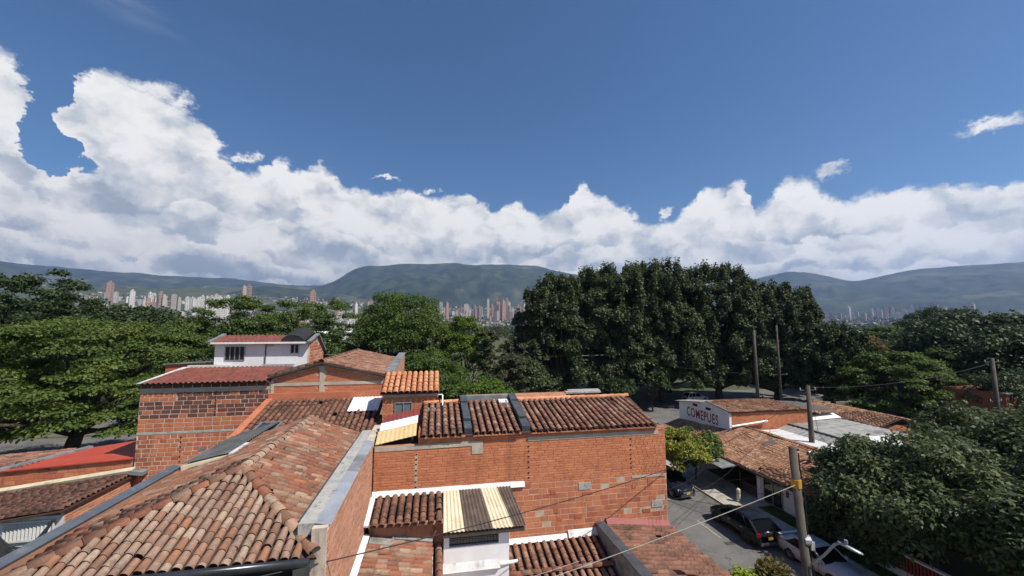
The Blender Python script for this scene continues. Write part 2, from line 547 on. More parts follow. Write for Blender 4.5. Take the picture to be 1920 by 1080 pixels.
leaf_mat('leaf_raintree', [(0, (.052, .086, .019)), (.45, (.090, .138, .030)), (.75, (.140, .190, .042)), (1, (.175, .175, .052))], trans=.34, damt=.3)
leaf_mat('leaf_ficus', [(0, (.042, .058, .025)), (.5, (.072, .096, .039)), (.85, (.105, .13, .058)), (1, (.15, .17, .09))], trans=.22, damt=.25)
leaf_mat('leaf_mango', [(0, (.045, .066, .025)), (.5, (.076, .108, .040)), (.8, (.120, .152, .064)), (1, (.18, .20, .095))], trans=.24, damt=.25)
leaf_mat('leaf_green', [(0, (.052, .088, .020)), (.5, (.085, .135, .030)), (.85, (.125, .185, .042)), (1, (.15, .19, .055))], trans=.34)
leaf_mat('leaf_bright', [(0, (.075, .125, .020)), (.5, (.11, .18, .028)), (.85, (.16, .23, .04)), (1, (.18, .24, .06))], trans=.35)
leaf_mat('leaf_dusky', [(0, (.050, .062, .028)), (.5, (.085, .090, .045)), (.85, (.12, .115, .06)), (1, (.15, .13, .075))])
leaf_mat('leaf_darkgreen', [(0, (.026, .044, .016)), (.5, (.042, .068, .022)), (.85, (.064, .092, .030)), (1, (.08, .11, .04))], trans=.22)
leaf_mat('leaf_yellow', [(0, (.11, .14, .022)), (.4, (.20, .22, .035)), (.75, (.36, .36, .06)), (1, (.44, .42, .10))], trans=.35, nscale=.8)
leaf_mat('leaf_lime', [(0, (.16, .22, .02)), (.5, (.26, .34, .03)), (1, (.36, .42, .05))], trans=.35, nscale=2)
leaf_mat('leaf_croton', [(0, (.10, .08, .022)), (.4, (.17, .125, .035)), (.7, (.11, .12, .03)), (1, (.26, .16, .05))], trans=.25, nscale=2)
leaf_mat('leaf_flame', [(0, (.16, .060, .018)), (.3, (.07, .10, .028)), (.6, (.20, .075, .02)), (1, (.09, .12, .03))], trans=.3)
plain('bark', (.075, .062, .048), (.045, .038, .030), 3.0, .95, bumpy=.8, bscale=12)
plain('bark_pale', (.16, .145, .12), (.10, .09, .075), 3.0, .95, bumpy=.6, bscale=12)


# ---------------------------------------------------------------- mesh helpers
class MB:
    """collects faces, then builds one mesh object"""
    def __init__(s):
        s.v, s.f = [], []

    def add(s, vs, fs):
        o = len(s.v)
        s.v += [tuple(v) for v in vs]
        s.f += [tuple(i + o for i in f) for f in fs]
        return s

    def box(s, x0, x1, y0, y1, z0, z1):
        vs = [(x, y, z) for z in (z0, z1) for y in (y0, y1) for x in (x0, x1)]
        return s.add(vs, [(0, 2, 3, 1), (4, 5, 7, 6), (0, 1, 5, 4), (2, 6, 7, 3), (0, 4, 6, 2), (1, 3, 7, 5)])

    def slab(s, poly, th, n=None):
        """a flat plate: polygon of 3D points (top side, counter-clockwise seen from outside), thickness behind it"""
        p = [Vector(q) for q in poly]
        if n is None:
            n = (p[1] - p[0]).cross(p[2] - p[1]).normalized()
        k = len(p)
        q = [a - n * th for a in p]
        fs = [tuple(range(k)), tuple(range(2 * k - 1, k - 1, -1))]
        for i in range(k):
            j = (i + 1) % k
            fs.append((j, i, k + i, k + j))
        return s.add(p + q, fs)

    def bar(s, a, b, w, h, up=(0, 0, 1)):
        a, b, up = Vector(a), Vector(b), Vector(up)
        d = (b - a).normalized()
        x = d.cross(up).normalized() * (w / 2)
        z = x.cross(d).normalized() * (h / 2)
        vs = [p + i * x + j * z for p in (a, b) for i, j in ((-1, -1), (1, -1), (1, 1), (-1, 1))]
        return s.add(vs, [(3, 2, 1, 0), (4, 5, 6, 7), (0, 1, 5, 4), (1, 2, 6, 5), (2, 3, 7, 6), (3, 0, 4, 7)])

    def tube(s, path, rad, n=7, cap=True):
        path = [Vector(p) for p in path]
        if not hasattr(rad, '__len__'):
            rad = [rad] * len(path)
        rings = []
        ref = Vector((0.13, 0.31, 0.94)).normalized()
        for i, p in enumerate(path):
            d = (path[min(i + 1, len(path) - 1)] - path[max(i - 1, 0)]).normalized()
            x = d.cross(ref)
            if x.length < .05:
                x = d.cross(Vector((1, 0, 0)))
            x.normalize()
            y = d.cross(x)
            rings.append([p + (x * math.cos(2 * math.pi * k / n) + y * math.sin(2 * math.pi * k / n)) * rad[i] for k in range(n)])
        vs = [q for r_ in rings for q in r_]
        fs = []
        for i in range(len(path) - 1):
            for k in range(n):
                a, b = i * n + k, i * n + (k + 1) % n
                fs.append((a, b, b + n, a + n))
        if cap:
            fs.append(tuple(range(n - 1, -1, -1)))
            fs.append(tuple((len(path) - 1) * n + k for k in range(n)))
        return s.add(vs, fs)

    def mesh(s, name, base=(0, 0, 0), smooth=False):
        me = bpy.data.meshes.new(name)
        b = base
        me.from_pydata([(x - b[0], y - b[1], z - b[2]) for x, y, z in s.v], [], s.f)
        if smooth:
            me.shade_smooth()
        me.update()
        return me

    def build(s, name, mat, parent=None, base=(0, 0, 0), smooth=False):
        return link(name, s.mesh(name, base, smooth), mat, parent)


def link(name, me, mat, parent=None):
    if mat is not None:
        me.materials.clear()
        me.materials.append(MATS[mat])
    o = bpy.data.objects.new(name, me)
    COL.objects.link(o)
    if parent is not None:
        o.parent = parent
    return o


def tag(o, label=None, cat=None, group=None, kind=None):
    for k, v in (('label', label), ('category', cat), ('group', group), ('kind', kind)):
        if v:
            o[k] = v
    return o


def empty(name, loc, label, cat, group=None):
    o = bpy.data.objects.new(name, None)
    o.empty_display_size = .3
    o.location = loc
    COL.objects.link(o)
    return tag(o, label, cat, group)


class Thing:
    """an Empty at the foot of a thing; parts are given in world coordinates"""
    def __init__(s, name, base, label, cat, group=None):
        s.b = Vector(base)
        s.o = empty(name, base, label, cat, group)
        s.tiles, s.bricks = [], []

    def part(s, name, mb, mat, parent=None, smooth=False, label=None):
        o = mb.build(name, mat, parent or s.o, s.b, smooth)
        if label:
            o['label'] = label
        return o

    def box(s, name, x0, x1, y0, y1, z0, z1, mat, parent=None):
        return s.part(name, MB().box(x0, x1, y0, y1, z0, z1), mat, parent)

    def finish(s, ntile=300, nbrick=300):
        put_pieces(s.tiles, ntile, s.b, 'roof_tile', 'tile_courses')
        put_pieces(s.bricks, nbrick, s.b, 'brick', 'brick_courses')


def frame(ax, ay, az, o):
    m = Matrix.Identity(4)
    for i in range(3):
        m[i][0], m[i][1], m[i][2], m[i][3] = ax[i], ay[i], az[i], o[i]
    return m


CAMP = Vector((0, 0, CAMZ))
C_FW = Vector((math.sin(R(10.8)), math.cos(R(10.8)), 0))


def show_size(p):
    """how large a piece at p shows: nearer is larger, behind the camera or far aside is nothing"""
    d = p - CAMP
    f = d.dot(C_FW)
    if f < 1 or abs(d.x * C_FW.y - d.y * C_FW.x) > f * 1.36 or (CAMZ - p.z) > f * .68:
        return 1e6 + d.length
    return d.length


def put_pieces(items, most, base, name, rest_name):
    """the pieces that show largest become objects of their own, the rest one joined part of each owner"""
    if not items:
        return
    items.sort(key=lambda q: show_size(q[1].translation))
    for me, m, owner in items[:most]:
        o = bpy.data.objects.new(name, me)
        COL.objects.link(o)
        o.parent = owner
        o.matrix_basis = Matrix.Translation(-base) @ m
    rest = {}
    for me, m, owner in items[most:]:
        rest.setdefault((owner.name, me.materials[0].name), []).append((me, m, owner))
    for (on, mn), lst in rest.items():
        V, F, n0, MI = [], [], 0, []
        for me, m, owner in lst:
            va = np.empty(len(me.vertices) * 3)
            me.vertices.foreach_get('co', va)
            va = va.reshape(-1, 3) @ np.array(m.to_3x3()).T + np.array(m.translation - base)
            V.append(va)
            F += [[i + n0 for i in p.vertices] for p in me.polygons]
            MI += [p.material_index for p in me.polygons]
            n0 += len(va)
        me2 = bpy.data.meshes.new(rest_name)
        me2.from_pydata(np.concatenate(V).tolist(), [], F)
        for mm in lst[0][0].materials:
            me2.materials.append(mm)
        me2.polygons.foreach_set('material_index', MI)
        o = bpy.data.objects.new(rest_name, me2)
        o['kind'] = 'stuff'
        COL.objects.link(o)
        o.parent = lst[0][2]


# ---------------------------------------------------------------- clay roof tiles and bricks
TILE_MESH = {}


def tile_mesh(mat, var, w=.215, ln=.43, rise=.085):
    key = (mat, var, w, ln)
    if key in TILE_MESH:
        return TILE_MESH[key]
    g = random.Random(var * 17 + 3)
    n = 6
    w0, w1 = w * .84 * g.uniform(.96, 1.04), w * g.uniform(.97, 1.05)
    vs, fs = [], []
    # local x runs down the slope, y across, z off the roof; upper end narrow and low, lower end wide and raised
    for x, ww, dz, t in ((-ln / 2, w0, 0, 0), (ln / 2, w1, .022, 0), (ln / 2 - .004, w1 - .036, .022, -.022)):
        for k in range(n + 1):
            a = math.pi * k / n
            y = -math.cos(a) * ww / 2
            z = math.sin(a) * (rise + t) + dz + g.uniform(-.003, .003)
            vs.append((x + g.uniform(-.005, .005), y, z))
    for r_ in range(2):
        for k in range(n):
            a = r_ * (n + 1) + k
            fs.append((a, a + n + 1, a + n + 2, a + 1))
    me = bpy.data.meshes.new('roof_tile')
    me.from_pydata(vs, [], fs)
    me.shade_smooth()
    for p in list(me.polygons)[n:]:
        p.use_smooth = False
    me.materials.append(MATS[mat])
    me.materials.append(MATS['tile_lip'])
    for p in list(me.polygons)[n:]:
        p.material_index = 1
    TILE_MESH[key] = me
    return me


def tile_roof(th, roof, o, across, down, W, L, mat, keep=None, sp=.25, ex=.36, w=.192, ln=.43, wav=.02, seed=0, deck=True):
    """rows of barrel tiles on a plane: o is the upper corner, across and down unit vectors"""
    g = random.Random(seed)
    o, ax, dn = Vector(o), Vector(across).normalized(), Vector(down).normalized()
    nz = dn.cross(ax)
    if nz.z < 0:
        nz = -nz
    nc = max(1, int(W / sp))
    s2 = W / nc
    nr = max(1, int(math.ceil(L / ex)))
    ph = [g.uniform(0, 6.28) for _ in range(4)]
    for c in range(nc):
        cy = (c + .5) * s2 + g.uniform(-.008, .008)
        sh = g.uniform(-.10, .10)
        for r_ in range(nr):
            d = r_ * ex + ex / 2 + sh * (0 if r_ in (0, nr - 1) else 1) + g.uniform(-.015, .015)
            if d + ln / 2 > L + .10:
                d2 = L + .07 - ln / 2 + g.uniform(-.02, .02)
                if d - d2 > ex * .85:
                    continue
                d = d2
            if keep and not keep(cy, d):
                continue
            z = wav * (math.sin(cy * 1.7 + ph[0]) * math.sin(d * 1.3 + ph[1]) + .5 * math.sin(d * 3.1 + cy * .6 + ph[2])) + g.uniform(-.004, .006)
            p = o + ax * cy + dn * d + nz * (z + .03)
            yaw, tilt = g.gauss(0, .022), g.gauss(.0, .012)
            q_ = g.random()
            if q_ < .006:
                continue
            if q_ < .05:
                yaw += g.gauss(0, .09)
                p = p + dn * g.uniform(-.02, .07) + nz * g.uniform(0, .015)
            x = (dn + ax * yaw + nz * tilt).normalized()
            y = (nz.cross(x)).normalized()
            th.tiles.append((tile_mesh(mat, g.randrange(4), w, ln), frame(x, y, x.cross(y), p), roof))


def ridge_tiles(th, roof, a, b, mat, w=.27, seed=0):
    """a row of larger tiles capping a ridge or hip from the high end a to the low end b"""
    g = random.Random(seed)
    a, b = Vector(a), Vector(b)
    d = b - a
    n = max(1, int(d.length / .36))
    x = d.normalized()
    y = Vector((0, 0, 1)).cross(x).normalized()
    z = x.cross(y)
    for i in range(n):
        p = a + d * ((i + .5) / n) + z * g.uniform(.0, .012)
        xx = (x + y * g.gauss(0, .03)).normalized()
        yy = z.cross(xx).normalized()
        th.tiles.append((tile_mesh(mat, g.randrange(4), w, .43, .11), frame(xx, yy, xx.cross(yy), p), roof))


BRICK_MESH = {}


def brick_mesh(mat, w, h, d, var):
    w = round(w, 2)
    key = (mat, w, round(h, 3), var)
    if key in BRICK_MESH:
        return BRICK_MESH[key]
    g = random.Random(var * 31 + 5)
    c = .006
    j = lambda: g.uniform(-.004, .004)
    vs = [(-w / 2, 0, -h / 2), (w / 2, 0, -h / 2), (w / 2, 0, h / 2), (-w / 2, 0, h / 2)]
    vs += [(-w / 2 + c + j(), -d + j(), -h / 2 + c), (w / 2 - c + j(), -d + j(), -h / 2 + c), (w / 2 - c + j(), -d + j(), h / 2 - c), (-w / 2 + c + j(), -d + j(), h / 2 - c)]
    fs = [(4, 5, 6, 7), (0, 1, 5, 4), (1, 2, 6, 5), (2, 3, 7, 6), (3, 0, 4, 7)]
    me = bpy.data.meshes.new('brick')
    me.from_pydata(vs, [], fs)
    me.materials.append(MATS[mat])
    BRICK_MESH[key] = me
    return me


def brick_wall(th, wall, o, along, out, W, H, bw, bh, mat, joint=.024, keep=None, seed=0, d=.012, skip=.0, alt=None):
    """courses of bricks on a wall face: o is the lower start corner, along the course direction, out the face normal"""
    g = random.Random(seed)
    o, ax, nz = Vector(o), Vector(along).normalized(), Vector(out).normalized()
    up = Vector((0, 0, 1))
    nr = int(round(H / bh))
    for r_ in range(nr):
        off = (bw / 2 if r_ % 2 else 0) + g.uniform(-.07, .07)
        zc = (r_ + .5) * H / nr + g.uniform(-.003, .003)
        x = -off
        while x < W:
            step = bw * g.choice((.88, 1.0, 1.0, 1.12)) if bw > .25 else bw
            a, b = max(x, 0), min(x + step, W)
            x += step
            if b - a < .06 or g.random() < skip:
                continue
            if b - a < step * .97:
                ww = round((b - a) / .05) * .05 - joint
                if ww < .04:
                    continue
            else:
                ww = step - joint * g.choice((.8, 1, 1.3))
            cx_ = (a + b) / 2
            if keep and not keep(cx_, zc):
                continue
            m_ = mat
            if alt and g.random() < alt[1]:
                m_ = alt[0]
            p = o + ax * cx_ + up * zc + nz * g.uniform(-.002, .004)
            th.bricks.append((brick_mesh(m_, ww, H / nr - joint, d, g.randrange(3)), frame(ax, -nz, up, p), wall))


def corrugated(mb, o, across, down, W, L, pitch=.13, amp=.022, n=6, th=.006):
    """a wavy sheet: o upper corner"""
    o, ax, dn = Vector(o), Vector(across).normalized(), Vector(down).normalized()
    nz = dn.cross(ax)
    if nz.z < 0:
        nz = -nz
    k = int(W / pitch * n)
    vs, fs = [], []
    for i in range(k + 1):
        y = W * i / k
        z = amp * math.sin(y / pitch * 2 * math.pi)
        for x, q in ((0, 0), (L, 0), (L, -th), (0, -th)):
            vs.append(o + ax * y + dn * x + nz * (z + q))
    for i in range(k):
        for j in range(4):
            a, b = i * 4 + j, i * 4 + (j + 1) % 4
            fs.append((a, b, b + 4, a + 4))
    return mb.add(vs, fs)


def window(th, parent, o, along, out, W, H, frame_mat, glass_mat_, panes=2, ft=.05, dep=.06, sill=None):
    """a window set in a wall face: frame, panes and a sill; o is the lower start corner on the face"""
    o, ax, nz = Vector(o), Vector(along).normalized(), Vector(out).normalized()
    up = Vector((0, 0, 1))
    f = MB()
    q = lambda a, b: o + ax * a + up * b + nz * .02
    for a, b in (((0, ft / 2), (W, ft / 2)), ((0, H - ft / 2), (W, H - ft / 2))):
        f.bar(q(*a), q(*b), .05, ft)
    for k in range(panes + 1):
        x = ft / 2 + (W - ft) * k / panes
        f.bar(q(x, ft), q(x, H - ft), .045, ft, up=ax)
    w = th.part('window', f, frame_mat, parent)
    for k in range(panes):
        x0, x1 = ft + (W - ft) * k / panes, (W - ft) * (k + 1) / panes
        p = [o + ax * a + up * b + nz * .008 for a, b in ((x0, ft), (x1, ft), (x1, H - ft), (x0, H - ft))]
        g = MB().slab(p, .006, nz)
        th.part('pane', g, glass_mat_, w if parent is None else parent)
    if sill:
        th.part('sill', MB().bar(o - ax * .05 - up * .03 + nz * .05, o + ax * (W + .05) - up * .03 + nz * .05, .12, .05), sill, w if parent is None else parent)
    return w


# ---------------------------------------------------------------- ground, far slopes and mountains
plain('forest_slope', (.012, .022, .011), (.046, .060, .026), .007, .95, detail=8, stain=((.095, .095, .05), .0022, .53, .64))
plain('valley_ground', (.040, .060, .022), (.075, .085, .040), .006, .95, detail=8, stain=((.15, .13, .10), .01, .52, .66))


def polar(az, r, z):
    return (r * math.sin(R(az)), r * math.cos(R(az)), z)


def fbm1(x, y, seed):
    """smooth random surface from a few sines"""
    g = random.Random(seed)
    v = 0.0
    a = 1.0
    f = 1.0
    for _ in range(6):
        for _k in range(3):
            th, ph = g.uniform(0, 6.28), g.uniform(0, 6.28)
            v += a * np.sin((x * math.cos(th) + y * math.sin(th)) * f * g.uniform(.7, 1.4) + ph)
        a *= .52
        f *= 2.05
    return v / 3.6


def mountain(name, crest, rc, r0, rback, seed, label_mat='forest_slope', spur=.16, foot=0.0, naz=300, nr=70):
    """a ridge: crest given as (azimuth, tangent of elevation) seen from the terrace, standing rc metres away"""
    a0, a1 = crest[0][0], crest[-1][0]
    az = np.linspace(a0, a1, naz)
    ce = np.interp(az, [c[0] for c in crest], [c[1] for c in crest])
    k = np.array([.25, .5, .25])
    for _ in range(2):
        ce[1:-1] = np.convolve(ce, k, 'valid')
    t = np.concatenate([np.linspace(0, 1, nr), np.linspace(1, 2, 14)[1:]])
    A, Tt = np.meshgrid(az, t, indexing='ij')
    Cz = (CAMZ + np.repeat(ce[:, None], len(t), 1) * rc)
    rr = np.where(Tt <= 1, r0 + (rc - r0) * Tt, rc + (rback - rc) * (Tt - 1))
    prof = np.where(Tt <= 1, Tt ** 1.25, 1 - .8 * (Tt - 1))
    xx, yy = rr * np.sin(np.radians(A)), rr * np.cos(np.radians(A))
    n1 = fbm1(xx / 520.0, yy / 520.0, seed)
    ridge = 1 - np.abs(fbm1(xx / 900.0, yy / 900.0, seed + 5)) * 1.3
    env = np.clip(Tt * (1.0 - Tt) * 4, 0, 1)
    crumple = fbm1(xx / 210.0, yy / 210.0, seed + 9)
    Z = foot + (Cz - foot) * (prof + env * spur * (ridge - .35) + env * spur * .55 * n1) + crumple * (Cz - foot) * .022 + fbm1(xx / 80.0, yy / 80.0, seed + 2) * (Cz - foot) * .007 * np.clip(env * 2 + .3, 0, 1)
    v = np.stack([xx, yy, Z], -1).reshape(-1, 3)
    m = len(t)
    f = [(i * m + j, (i + 1) * m + j, (i + 1) * m + j + 1, i * m + j + 1) for i in range(len(az) - 1) for j in range(m - 1)]
    me = bpy.data.meshes.new(name)
    me.from_pydata(v.tolist(), [], f)
    me.shade_smooth()
    o = link(name, me, label_mat)
    o['kind'] = 'structure'
    return o


gm = MB()
n = 64
gm.add([(0, 0, 0)] + [(11500 * math.cos(2 * math.pi * i / n), 11500 * math.sin(2 * math.pi * i / n), 0) for i in range(n)], [(0, i + 1, (i + 1) % n + 1) for i in range(n)])
tag(gm.build('ground', 'park_ground'), kind='structure')

CITY0, CITY1 = 1250.0, 4400.0


def city_z(r, az=0.0):
    """the valley side rises to the left and centre, stays low to the right"""
    s = max(0.0, (r - CITY0) / (CITY1 - CITY0))
    return float(np.interp(az, [-60, -16, 0, 22, 44, 78], [330, 330, 250, 200, 95, 95])) * s ** 1.25


def slope_mesh():
    az = np.linspace(-62, 78, 150)
    r = np.linspace(CITY0 - 60, CITY1, 50)
    A, Rr = np.meshgrid(az, r, indexing='ij')
    Z = np.vectorize(city_z)(Rr, A)
    xx, yy = Rr * np.sin(np.radians(A)), Rr * np.cos(np.radians(A))
    Z = Z * (1 + .25 * fbm1(xx / 420.0, yy / 420.0, 3) * np.clip((Rr - CITY0) / 800, 0, 1)) - np.clip((CITY0 + 20 - Rr) / 60, 0, 1) * 3
    v = np.stack([xx, yy, Z], -1).reshape(-1, 3)
    m = len(r)
    f = [(i * m + j, (i + 1) * m + j, (i + 1) * m + j + 1, i * m + j + 1) for i in range(len(az) - 1) for j in range(m - 1)]
    me = bpy.data.meshes.new('city_slope')
    me.from_pydata(v.tolist(), [], f)
    me.shade_smooth()
    tag(link('city_slope', me, 'valley_ground'), kind='structure')


slope_mesh()
mountain('mountain_range', [(-75, .085), (-55, .092), (-48, .1), (-41.49, 0.0985), (-39.67, 0.0964), (-36.65, 0.0951), (-33.65, 0.0936), (-32.86, 0.0968), (-30.76, 0.0951), (-27.58, 0.0943), (-24.1, 0.0942), (-20.86, 0.0909), (-17.39, 0.0894), (-13.69, 0.0911), (-8.39, 0.0818), (-3, .06)], 8300, 4200, 10200, 21, spur=.22)
mountain('hill', [(-33, .03), (-31.45, 0.0452), (-29.3, 0.053), (-24.54, 0.0665), (-22.48, 0.0782), (-20.85, 0.0842), (-18.55, 0.0803), (-16.16, 0.0762), (-13.66, 0.0732), (-9.72, 0.0603), (-6, .045), (-2, .03)], 4000, 2900, 4900, 4, spur=.10, naz=120)
mountain('mountain', [(-21, .045), (-17.35, 0.0728), (-14.95, 0.0877), (-13.4, 0.1011), (-12.14, 0.117), (-11.17, 0.1291), (-9.17, 0.1411), (-4.27, 0.1476), (2.37, 0.1552), (8.49, 0.1541), (10.8, 0.1556), (14.65, 0.1471), (18.46, 0.1326), (22.19, 0.1179), (27.22, 0.0895), (31.98, 0.062), (38, .03)], 5700, 3300, 7400, 33, spur=.36, naz=300)
mountain('mountain_range', [(22, .035), (31.95, 0.0496), (35.23, 0.063), (40.18, 0.0907), (44.16, 0.1073), (45.76, 0.1119), (47.76, 0.1048), (49.19, 0.0975), (50.78, 0.086), (51.89, 0.0846), (53.19, 0.0879), (55.65, 0.0968), (58.62, 0.0999), (60.96, 0.0988), (63.09, 0.0985), (72, .10), (85, .08)], 6600, 3900, 8800, 57, spur=.26)


# ---------------------------------------------------------------- the far city: towers and small houses
def city_mat(name, stops):
    m, t, b = new_mat(name)
    r = X(t, t.nodes.new('ShaderNodeObjectInfo').outputs['Random'])
    i = X(t, t.nodes.new('ShaderNodeNewGeometry').outputs['Random Per Island'])
    c = ramp(t, (r + i * .37).op('FRACT'), stops)
    t.links.new(vmix(t, noise(t, pos(t), .05, 3, .6).step(.4, .7, 0, .3), c, (.22, .20, .18)).k, b.inputs['Base Color'])
    b.inputs['Roughness'].default_value = .85
    return m


city_mat('tower_brick', [(0, (.43, .22, .16)), (.35, (.52, .31, .24)), (.7, (.45, .25, .19)), (1, (.54, .38, .31))])
city_mat('tower_white', [(0, (.62, .60, .56)), (.5, (.72, .70, .66)), (1, (.56, .53, .49))])
city_mat('tower_cream', [(0, (.52, .44, .36)), (.5, (.58, .49, .42)), (1, (.46, .37, .31))])
city_mat('tower_glass', [(0, (.07, .10, .16)), (1, (.10, .14, .20))])
city_mat('tower_window', [(0, (.06, .065, .075)), (1, (.12, .125, .14))])
city_mat('house_far', [(0, (.42, .28, .22)), (.25, (.58, .55, .52)), (.5, (.36, .22, .17)), (.75, (.50, .45, .40)), (1, (.64, .62, .60))])


def tower_mesh(kind, mat):
    """a tower 1 m wide to a metre of height unit: body with window bays sunk between piers, storey lines and a roof house"""
    b, w = MB(), MB()
    hx, hy, fl = .5, .5 if kind != 2 else .32, 14
    b.box(-hx * .96, hx * .96, -hy * .96, hy * .96, 0, 1)
    bays = {0: 3, 1: 4, 2: 6}[kind]
    for s in range(4):
        lx = hx if s % 2 == 0 else hy
        ly = hy if s % 2 == 0 else hx
        c_, s_ = math.cos(s * math.pi / 2), math.sin(s * math.pi / 2)

        def face(x0, x1, z0, z1, d0, d1, m):
            vs = []
            for d in (d0, d1):
                for x, z in ((x0, z0), (x1, z0), (x1, z1), (x0, z1)):
                    px, py = x, -ly * d
                    vs.append((px * c_ - py * s_, px * s_ + py * c_, z))
            m.add(vs, [(4, 5, 6, 7), (0, 1, 5, 4), (1, 2, 6, 5), (2, 3, 7, 6), (3, 0, 4, 7)])
        nb = bays if s % 2 == 0 else max(2, bays - 2)
        for k in range(nb + 1):
            x = -lx + 2 * lx * k / nb
            wd = .05 if kind != 1 else .085
            face(max(x - wd, -lx), min(x + wd, lx), 0, 1.0, .96, 1.0, b)
        for q in range(fl):
            z = (q + .5) / fl
            face(-lx * .97, lx * .97, z - .012, z + .012, .96, .985, b)
        for k in range(nb):
            x0, x1 = -lx + 2 * lx * (k + .22) / nb, -lx + 2 * lx * (k + .78) / nb
            for q in range(fl):
                face(x0, x1, (q + .62) / fl, (q + 1.36) / fl - .01, .96, .972, w)
    b.box(-hx * .45, hx * .4, -hy * .4, hy * .45, 1.0, 1.045)
    if kind == 1:
        b.box(-hx * .2, hx * .3, -hy * .3, hy * .2, 1.045, 1.07)
    return b.mesh('apartment_tower'), w.mesh('window_bays')


TOWER = {}
for mt in ('tower_brick', 'tower_white', 'tower_cream', 'tower_glass'):
    for kd in range(3):
        a_, b_ = tower_mesh(kd, mt)
        a_.materials.append(MATS[mt])
        b_.materials.append(MATS['tower_window'])
        TOWER[mt, kd] = (a_, b_)


def tower(az, r, top, wid, mt, kd, label, group, name='apartment_tower', dep=None):
    """top: tangent of the elevation of the roof"""
    zb = city_z(r, az) - 6
    h = CAMZ + top * r - zb
    if h < 14:
        h = 14
    a_, b_ = TOWER[mt, kd]
    o = bpy.data.objects.new(name, a_)
    COL.objects.link(o)
    o.location = polar(az, r, zb)
    o.scale = (wid, dep or wid * .9, h)
    o.rotation_euler = (0, 0, -R(az) + random.uniform(-.5, .5))
    tag(o, label, 'tower', group)
    c = bpy.data.objects.new('window_bays', b_)
    c['kind'] = 'stuff'
    COL.objects.link(c)
    c.parent = o
    return o


def cluster(n, a0, a1, r0, r1, t0, t1, mats, wid, where, group, seed):
    g = random.Random(seed)
    names = {'tower_brick': 'reddish brick', 'tower_white': 'pale white', 'tower_cream': 'beige'}
    for i in range(n):
        mt = g.choice(mats)
        r = g.uniform(r0, r1)
        tower(g.uniform(a0, a1), r, g.uniform(t0, t1) if g.random() < .75 else t0 * .6 + g.uniform(0, t0 * .3), g.uniform(*wid), mt, g.randrange(3),
              'far %s apartment tower %s' % (names[mt], where), '%s towers %s' % (names[mt], group))


BR, WH, CR = 'tower_brick', 'tower_white', 'tower_cream'
cluster(68, -35.0, -24.0, 1900, 2700, .040, .062, [BR, CR, WH, WH], (10, 17), 'on the valley slope above the left spreading tree', 'left of the white house', 1)
cluster(8, -29.0, -24.0, 2300, 2700, .046, .056, [WH, CR], (15, 24), 'on the upper slope under the left hill', 'under the left hill', 2)
for k, a in enumerate((-26.95, -26.55, -26.15, -25.75, -25.35, -24.9)):
    tower(a, 1650 + 12 * k, .0575 - .002 * (k % 2), 9, WH, 2, '%s white slab tower in the tight row over the left treetops' % ('leftmost', 'second', 'third', 'fourth', 'fifth', 'rightmost')[k], 'tight row of white slab towers', dep=26)
tower(-34.45, 2300, .0755, 18, BR, 1, 'lone tall tan tower left of the city, before the far range', None)
tower(-23.1, 2350, .0805, 17, CR, 0, 'paler left block of the tall twin tower nearest the dark hill', 'pinkish twin tower')
tower(-22.6, 2360, .083, 17, BR, 0, 'redder right block of the tall twin tower nearest the dark hill', 'pinkish twin tower')
tower(-15.7, 1900, .0755, 19, BR, 1, 'lone broad red tower between the left trees and the round tree', None)
tower(-31.0, 900, .031, 36, 'tower_glass', 2, 'dark blue glass office block rising behind the left spreading tree', None, name='office_tower', dep=60)
cluster(24, -14.5, -8.0, 1700, 2400, .020, .062, [WH, CR, BR, BR], (9, 15), 'just left of the round green tree', 'left of the round tree', 3)
cluster(6, -13.2, -11.0, 700, 1000, .008, .024, [WH, CR], (12, 20), 'low over the white sheds by the field', 'by the field', 4)
cluster(90, -1.8, 15.5, 1700, 2600, .030, .056, [BR, BR, CR, WH, CR], (8, 14), 'in the dense cluster left of the dark grove', 'in the middle of the valley', 5)
cluster(14, 7.0, 11.0, 2000, 2300, .056, .068, [BR, BR, CR], (10, 14), 'in the tall red group under the long mountain', 'tall red group', 6)
cluster(9, 12.0, 15.8, 1900, 2200, .050, .066, [BR, BR, CR], (10, 15), 'against the left edge of the dark grove', 'at the edge of the grove', 7)
cluster(72, 46.5, 58.0, 2700, 3500, .018, .036, [WH, WH, CR, CR, BR], (13, 20), 'in the hazy row right of the dark grove', 'right of the grove', 8)
cluster(8, 56.5, 60.0, 2900, 3300, .028, .038, [CR, BR], (18, 30), 'at the far right end of the hazy row', 'right end of the row', 9)


def small_houses():
    g = np.random.default_rng(5)
    V, F = [], []
    k = 0
    spots = []
    for i in range(4600):
        spots.append((g.uniform(-48, 46) if i % 6 else g.uniform(46, 70), CITY0 + (CITY1 - CITY0) * g.uniform(0, 1) ** 1.4 * .85))
    for a, r in spots:
        x, y, _ = polar(a, r, 0)
        z = city_z(r, a) * .97 - 3
        w, d, h = g.uniform(4, 11), g.uniform(4, 9), g.uniform(6, 16)
        th = g.uniform(0, 3.14)
        cs, sn = math.cos(th), math.sin(th)
        for zz in (z, z + h):
            for px, py in ((-w, -d), (w, -d), (w, d), (-w, d)):
                V.append((x + px * cs - py * sn, y + px * sn + py * cs, zz))
        for f in ((4, 5, 6, 7), (0, 1, 5, 4), (1, 2, 6, 5), (2, 3, 7, 6), (3, 0, 4, 7)):
            F.append(tuple(i + k for i in f))
        k += 8
    me = bpy.data.meshes.new('distant_houses')
    me.from_pydata(V, [], F)
    o = link('distant_houses', me, 'house_far')
    tag(o, 'carpet of tiny pale and red houses across the far valley slope', 'houses', kind='stuff')


small_houses()


